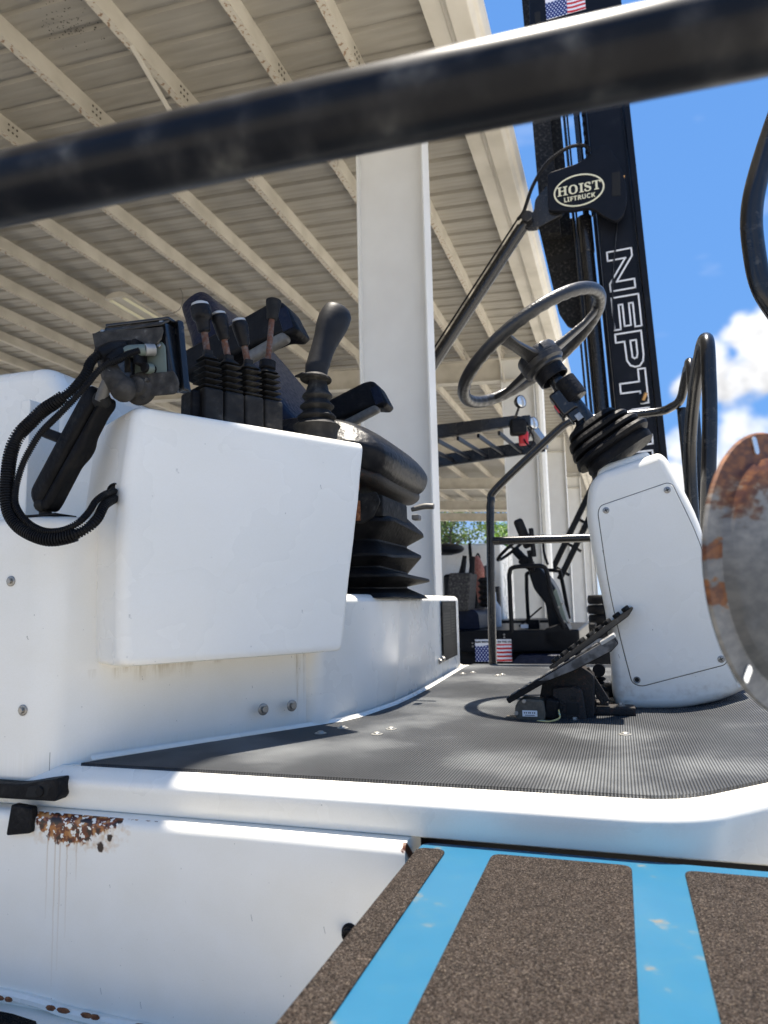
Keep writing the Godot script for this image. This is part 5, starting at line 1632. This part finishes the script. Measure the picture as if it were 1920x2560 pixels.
	place("sticker_text", text_mesh("MADE WITH PRIDE IN THE USA", "Droid Sans", true, 0.018, M.blackpaint), fs2, "", T(-0.795, -0.115, -5.592))
	mb = MB.new()
	mb.prism(T(0, 0, -5.75), rounded([-0.62, -0.3, -0.02, -0.3, -0.02, -0.255, -0.1, -0.22, -0.55, -0.225], 0.01, 2), 0.3, 0.006, 1)
	part("boarding_step", mb, M.navy, n)
	for p in [[-0.69, -0.05], [-0.69, -0.075], [-0.985, -0.125], [-0.985, -0.155]]: bolt(n, Transform3D(Basis(Vector3.RIGHT, PI / 2), V(p[0], p[1], -5.598)), 0.009, M.bolt)

func build_background() -> void:
	var tf := truck.transform
	# the third truck: only its white bonnet, seat and controls show past the column
	var o := thing("forklift_truck", "distant forklift truck with white bonnet, black seat and red rag beyond the column", "forklift", tf)
	base_at[o] = 1.5
	var mb := MB.new()
	mb.box(V(-2.2, 0.0, -9.9), V(1.9, 2.2, 1.2), 0.04, 2)
	part("bonnet", mb, M.white, o)
	mb = MB.new()
	mb.box(V(-1.75, 0.2, -9.0), V(0.5, 0.9, 0.5), 0.05, 2)
	mb.box(V(-1.2, -0.5, -9.2), V(1.6, 1.0, 1.0), 0.03, 1)
	part("console", mb, M.blackpaint, o)
	mb = MB.new()
	mb.ball(V(-1.95, 1.0, -8.8), V(0.26, 0.085, 0.25), 18)
	part("seat", mb, M.vinyl, o)
	mb = MB.new()
	mb.bar(V(-1.6, 0.3, -8.9), V(-1.63, 1.08, -8.9), 0.045, 0.03, 0.004, Vector3.BACK)
	mb.tube([V(-1.53, 0.6, -8.8), V(-1.54, 0.8, -8.8), V(-1.5, 0.92, -8.8), V(-1.47, 0.85, -8.8)], 0.012, 6)
	mb.tube([V(-1.75, 0.6, -8.75), V(-1.7, 0.78, -8.75)], [0.04, 0.03], 8, false)
	part("lever", mb, M.rubber, o)
	mb = MB.new()
	mb.ball(V(-1.36, 0.62, -8.7), V(0.11, 0.13, 0.08), 14)
	part("lamp", mb, M.greyplastic, o)
	mb = MB.new()
	mb.box(V(-1.33, 0.15, -8.9), V(0.2, 0.62, 0.12), 0.02, 2)
	part("seat_back", mb, M.dustgrey, o)
	mb = MB.new()
	mb.tube([V(-1.5, 0.86, -8.6), V(-1.46, 0.7, -8.58), V(-1.45, 0.5, -8.6), V(-1.43, 0.25, -8.6)], [0.05, 0.08, 0.07, 0.05], 9)
	var rag := thing("rag", "faded red rag hanging from the distant truck's controls", "rag", tf)
	base_at[rag] = 1.5
	part("cloth", mb, M.redcloth, rag)
	var jug := thing("jug", "pale plastic jug standing on the black truck's platform", "jug", tf)
	base_at[jug] = 1.5
	mb = MB.new()
	mb.lathe(T(-0.94, -0.01, -6.6), [[0.07, 0.0], [0.075, 0.02], [0.075, 0.2], [0.03, 0.27], [0.028, 0.36]], 14)
	part("bottle", mb, M.print, jug)
	# leaning mast of another truck behind the boot
	var m := thing("lift_mast", "dark leaning lift mast seen behind the steering boot", "lift mast", tf)
	base_at[m] = 1.5
	for k in [0.0, 0.2]:
		mb = MB.new()
		mb.bar(V(-1.0 + k, 0.75 - k * 0.4, -14), V(0.55 + k, 3.65 - k * 0.4, -14), 0.12, 0.1, 0.01, Vector3.BACK)
		part("upright", mb, M.blackpaint, m)
	for k in 6:
		mb = MB.new()
		mb.bar(V(-0.9 + k * 0.26, 0.95 + k * 0.48, -14.02), V(-0.6 + k * 0.26, 0.75 + k * 0.48, -14.02), 0.05, 0.06, 0.005)
		part("rung", mb, M.dusty, m)
	# bins and a stack against the columns
	var bin := thing("waste_bin", "dark grey waste bin behind the pedals by the far column", "bin", tf * Transform3D(Basis(), V(-0.46, 0, -13.6)))
	mb = MB.new()
	mb.prism(Transform3D(Basis(Vector3.RIGHT, V(0, 0, -1), Vector3.UP), V(0, 0, 0)), rounded([-0.3, -0.3, 0.3, -0.3, 0.3, 0.3, -0.3, 0.3], 0.05, 3), 1.2, 0.01, 1)
	part("tub", mb, M.dusty, bin)
	mb = MB.new()
	mb.box(V(0, 1.25, 0), V(0.68, 0.1, 0.68), 0.03, 2)
	part("lid", mb, M.rubber, bin)
	for i in 4:
		var ty := thing("tyre", ["black tyre at the bottom of the stack behind the cowl", "second black tyre up the stack behind the cowl", "third black tyre up the stack behind the cowl", "black tyre on top of the stack behind the cowl"][i], "tyre", tf * Transform3D(Basis(), V(0.02 + 0.015 * (i % 2), 1.05 + i * 0.2, -14.5)), "stacked tyres behind the cowl")
		mb = MB.new()
		mb.lathe(Transform3D(), [[0.16, 0.02], [0.2, 0.0], [0.3, 0.005], [0.33, 0.04], [0.335, 0.1], [0.33, 0.155], [0.3, 0.19], [0.2, 0.195], [0.16, 0.175], [0.16, 0.02]], 22)
		part("tread", mb, M.rubber, ty)
	var pal := thing("drum", "dark drum under the stack of tyres behind the cowl", "drum", tf * Transform3D(Basis(), V(0.02, 0, -14.5)))
	mb = MB.new()
	mb.lathe(Transform3D(), [[0.3, 0.0], [0.3, 0.34], [0.31, 0.35], [0.3, 0.36], [0.3, 0.69], [0.31, 0.7], [0.3, 0.71], [0.3, 1.03], [0.29, 1.05]], 20)
	part("shell", mb, M.dusty, pal)
	# rusty round cover near the camera
	var dt := tf * Transform3D(Basis(), V(0, 1.5, 0))
	var disc := thing("steel_disc", "rusty galvanised round steel disc at the right edge beside the cowl", "disc", dt * Transform3D(Basis(Vector3.UP, 0.93) * Basis(Vector3.BACK, 0.1), V(0.456, 0.27, 0.325)))
	var dm := mat(Color.WHITE, 0.6, 0.25)
	dm.albedo_texture = img_tex(disc_image())
	var duv := func(p: Vector3, _n): return Vector2(0.5 + p.x / 0.256, 0.5 - p.y / 0.256)
	mb = MB.new()
	var rows := []
	var zb := [[0.117, -0.001], [0.1185, 0.001], [0.117, 0.003], [0.1, 0.003], [0.097, 0.004], [0.09, 0.0085], [0.084, 0.0105], [0.06, 0.0125], [0.02, 0.0135], [0.001, 0.0135]]
	for p in zb:
		var row := PackedVector3Array()
		for j in 72: row.append(V(cos(TAU * j / 72) * p[0], sin(TAU * j / 72) * p[0], p[1]))
		rows.append(row)
	mb.grid(rows, true, false)
	mb.fix(0, V(0, 0, 1))
	part("dish", mb, dm, disc, "", duv)
	for a in [101.0, 221.0, 341.0]:
		mb = MB.new()
		var c := V(cos(deg_to_rad(a)) * 0.1085, sin(deg_to_rad(a)) * 0.1085, 0.0034)
		mb.prism(Transform3D(Basis(Vector3.BACK, deg_to_rad(a - 90)), c), rounded([-0.0035, -0.0075, 0.0035, -0.0075, 0.0035, 0.0075, -0.0035, 0.0075], 0.0035, 4), 0.0008)
		part("slot", mb, M.lens, disc)
	# trees past the far end of the canopy
	var g := RandomNumberGenerator.new()
	g.seed = 77
	var leafm := [mat(sr(0.05, 0.085, 0.022), 0.6), mat(sr(0.075, 0.10, 0.045), 0.6), mat(sr(0.10, 0.19, 0.02), 0.6)]
	for m2 in leafm:
		m2.backlight_enabled = true
		m2.backlight = sr(0.05, 0.09, 0.01)
	var bark := mottled(91, [[0.0, sr(0.06, 0.05, 0.04)], [1.0, sr(0.14, 0.12, 0.1)]], 1.0, 0.9)
	var spots := [[-11.6, -52.0, 9.5, 0, "grey-green tree past the canopy's open end, nearest the column"], [-9.2, -58.0, 11.0, 1, "tall sparse tree in the middle of the gap past the canopy"], [-6.9, -47.0, 7.2, 2, "bright yellow-green palm-like tree beside the second column"], [-14.5, -60.0, 10.0, 1, "far tree at the left of the gap past the canopy"], [-4.6, -62.0, 9.0, 0, "dark tree hidden behind the second column"]]
	for s in spots:
		var tr := thing("tree", s[4], "tree", tf * Transform3D(Basis(), V(s[0], 0, s[1])), "trees beyond the canopy")
		var h: float = s[2]
		mb = MB.new()
		mb.tube([V(0, 0, 0), V(0.1, h * 0.25, 0), V(-0.05, h * 0.5, 0.1), V(0.1, h * 0.85, 0)], [0.22, 0.17, 0.12, 0.04], 9)
		var tips := []
		for i in 11:
			var y0 := h * g.randf_range(0.3, 0.75)
			var a := g.randf() * TAU
			var r := g.randf_range(1.2, 2.6)
			var e := V(cos(a) * r, y0 + g.randf_range(0.6, 2.0), sin(a) * r)
			mb.tube([V(0.05, y0, 0), V(0, y0, 0).lerp(e, 0.5) + V(0, 0.2, 0), e], [0.07, 0.05, 0.015], 6)
			tips.append(e); tips.append(V(0, y0, 0).lerp(e, 0.6))
		tips.append(V(0.1, h * 0.9, 0)); tips.append(V(0.0, h * 0.8, 0.2))
		part("trunk", mb, bark, tr)
		mb = MB.new()
		for tip in tips:
			for i in (150 if s[3] != 1 else 80):
				var p: Vector3 = tip + V(g.randfn(0, 0.45), g.randfn(0, 0.36), g.randfn(0, 0.45))
				var b := Basis.from_euler(V(g.randf() * TAU, g.randf() * TAU, g.randf() * TAU))
				var w := g.randf_range(0.05, 0.1); var l := g.randf_range(0.09, 0.2)
				if s[3] == 2: l *= 2.2; w *= 0.7
				var u := b.x * l; var v2 := b.y * w
				mb.tri(p - u, p + v2, p + u); mb.tri(p - u, p + u, p - v2)
		part("crown", mb, leafm[s[3]], tr, "", null, 5.0)
	# yard
	mb = MB.new()
	mb.quad(V(-250, 0, 250), V(250, 0, 250), V(250, 0, -250), V(-250, 0, -250))
	mb.fix(0, V(0, 1, 0))
	var gm := mottled(95, [[0.0, sr(0.3, 0.28, 0.24)], [0.5, sr(0.345, 0.322, 0.275)], [1.0, sr(0.39, 0.365, 0.315)]], 0.12, 0.9, 0.02, 5)
	var gr := place("ground", mb.mesh(gm), self)
	gr.set_meta("kind", "structure")
	mb = MB.new()
	mb.box(V(6.0, -0.04, -20.0), V(48.0, 0.1, 41.0), 0.01, 1)
	var cm := mottled(96, [[0.0, sr(0.5, 0.485, 0.45)], [0.5, sr(0.57, 0.555, 0.515)], [1.0, sr(0.61, 0.6, 0.56)]], 0.12, 0.9, 0.02, 5)
	var sl := place("pavement", mb.mesh(cm), self, "", truck.transform)
	sl.set_meta("kind", "structure")

func disc_image() -> Image:
	var im := Image.create(512, 512, false, Image.FORMAT_RGB8)
	var a := FastNoiseLite.new(); a.seed = 5; a.frequency = 0.012; a.fractal_octaves = 5
	var b := FastNoiseLite.new(); b.seed = 6; b.frequency = 0.06; b.fractal_octaves = 4
	for y in 512:
		for x in 512:
			var n1 := a.get_noise_2d(x * 0.45, y)
			var n2 := b.get_noise_2d(x * 0.45, y)
			var r := Vector2(x - 256, y - 256).length() / 256.0
			var grey := Color(0.5, 0.49, 0.47).lerp(Color(0.33, 0.33, 0.33), clampf(0.4 + n2 * 0.5 + n1 * 0.6, 0, 1))
			var rust := Color(0.46, 0.28, 0.13).lerp(Color(0.3, 0.16, 0.08), clampf(0.5 + n2 * 1.3, 0, 1))
			var lim := 135.0 if r < 0.72 else 120.0
			var k := smoothstep(-22.0, 22.0, lim - y + n1 * 70.0 + n2 * 30.0)
			if r > 0.76:
				for q in [[205.0, 15.0], [270.0, 18.0]]: k = maxf(k, smoothstep(1.2, 0.7, absf(y - q[0]) / q[1] + n2 * 0.8) * (1.0 if x < 256 else 0.4))
			else: grey = grey.darkened(clampf((y - 190.0) / 240.0, 0.0, 0.3))
			im.set_pixel(x, y, grey.lerp(rust, k))
	return im

# ---------------------------------------------------------------- sky
func sky_texture() -> ImageTexture:
	var w := 2048
	var h := 1024
	var cov := PackedFloat32Array()
	var lit := PackedFloat32Array()
	cov.resize(w * h); lit.resize(w * h)
	var g := RandomNumberGenerator.new()
	g.seed = 21
	# clusters of puffs: [azimuth, elevation of the base, width, height] in degrees; azimuth 0 is -z, 90 is +x
	var cl := [[28.0, 15.2, 7.0, 4.2], [30.5, 15.0, 6.0, 5.2], [34.0, 15.0, 9.0, 6.5], [27.0, 6.0, 9.0, 6.6], [30.0, 4.0, 8.0, 6.0], [23.0, 5.0, 5.0, 7.0], [36.0, 5.0, 16.0, 6.0], [24.0, 3.0, 14.0, 5.0]]
	for i in 20: cl.append([75.0 + g.randf() * 250.0, g.randf_range(3.0, 30.0), g.randf_range(8.0, 18.0), g.randf_range(3.0, 7.0)])
	var n := FastNoiseLite.new()
	n.seed = 3; n.frequency = 0.022; n.fractal_octaves = 5
	for c in cl:
		for i in 54:
			var fx := g.randfn(0.0, 0.33)
			var fy := g.randf() * maxf(0.08, 1.0 - 1.7 * absf(fx) * g.randf_range(0.5, 1.3))
			var az: float = c[0] + fx * c[2]
			var el: float = c[1] + fy * c[3]
			var r: float = g.randf_range(0.7, 1.9) * (0.5 + 0.07 * c[3])
			var cx := (az / 360.0 + 1.0) * w   # the middle of the picture lies behind the camera
			var cy := (0.5 - el / 180.0) * h
			var ry := r / 180.0 * h
			var rx := ry / cos(deg_to_rad(el))
			for y in range(int(cy - ry), int(cy + ry) + 1):
				if y < 0 or y >= h: continue
				for x in range(int(cx - rx), int(cx + rx) + 1):
					var xx := posmod(x, w)
					var d := Vector2((x - cx) / rx, (y - cy) / ry).length() + n.get_noise_2d(xx * 2.0, y * 2.0) * 0.75
					if d < 1.0:
						var a := smoothstep(0.0, 0.7, 1.0 - d)
						var k := y * w + xx
						var shade := clampf(0.62 + 0.38 * (cy - y) / ry * 0.8 + 0.35 * fy + n.get_noise_2d(xx * 5.0, y * 5.0) * 0.5, 0.35, 1.0)
						lit[k] = lerpf(lit[k], shade, a * 0.75) if cov[k] > 0.0 else shade
						cov[k] = 1.0 - (1.0 - cov[k]) * (1.0 - a * 0.62)
	var im := Image.create(w, h, false, Image.FORMAT_RGBF)
	for y in h:
		var el := (0.5 - (y + 0.5) / h) * PI
		var up := maxf(sin(el), 0.0)
		var base := SKY_LOW.lerp(SKY_HIGH, pow(up, 0.5))
		base = SKY_RIM.lerp(base, smoothstep(0.0, 0.16, up))
		if el < 0.0: base = Color(0.3, 0.3, 0.29)
		for x in w:
			var c := base
			if el > 0.0:
				var wisp := clampf(n.get_noise_2d(x * 0.35, y * 1.2) * 0.8 - 0.3, 0.0, 0.1)
				c = c.lerp(CLOUD, wisp)
				var a := cov[y * w + x]
				if a > 0.0: c = c.lerp(CLOUD * (0.45 + 0.55 * lit[y * w + x]), a)
			im.set_pixel(x, y, c)
	return ImageTexture.create_from_image(im)
const SKY_HIGH := Color(0.047, 0.122, 0.3)
const SKY_LOW := Color(0.082, 0.185, 0.365)
const SKY_RIM := Color(0.24, 0.3, 0.38)
const CLOUD := Color(0.44, 0.44, 0.445)

func _ready() -> void:
	var cam := Camera3D.new()
	cam.name = "camera"
	add_child(cam)
	cam.position = V(0, 1.75, 0)
	cam.rotation = Vector3(deg_to_rad(7.4), 0, deg_to_rad(-1.28))
	cam.near = 0.02
	cam.far = 900.0
	var at := CameraAttributesPhysical.new()
	at.frustum_focal_length = 16.64
	at.frustum_focus_distance = 1.45
	at.frustum_near = 0.02
	at.frustum_far = 900.0
	at.exposure_aperture = 5.0
	at.exposure_multiplier = 1.0
	cam.attributes = at
	cam.fov = 71.6
	cam.current = true
	var env := Environment.new()
	env.background_mode = Environment.BG_SKY
	env.sky = Sky.new()
	var pan := PanoramaSkyMaterial.new()
	pan.panorama = sky_texture()
	env.sky.sky_material = pan
	env.tonemap_mode = Environment.TONE_MAPPER_LINEAR
	env.tonemap_exposure = 2.8
	env.sdfgi_enabled = true
	env.ssao_enabled = true
	env.ssil_enabled = true
	var we := WorldEnvironment.new()
	we.name = "world"
	we.environment = env
	add_child(we)
	var sun := DirectionalLight3D.new()
	sun.name = "sun"
	sun.light_energy = 1.6
	sun.light_color = Color(1.0, 0.965, 0.91)
	sun.light_angular_distance = 0.5
	sun.shadow_enabled = true
	sun.sky_mode = DirectionalLight3D.SKY_MODE_LIGHT_ONLY
	add_child(sun)
	# shadows fall straight down, a little forwards of the truck and towards the camera
	var y := deg_to_rad(YAW)
	var fwd := Vector3(cos(y), 0, sin(y))
	var near := fwd.cross(Vector3.UP)
	var down := (fwd * 0.01 + near * 0.12 - Vector3.UP).normalized()
	sun.basis = Basis.looking_at(down, fwd)
	make_materials()
	build_truck()
	build_shed()
	build_neighbour()
	build_background()
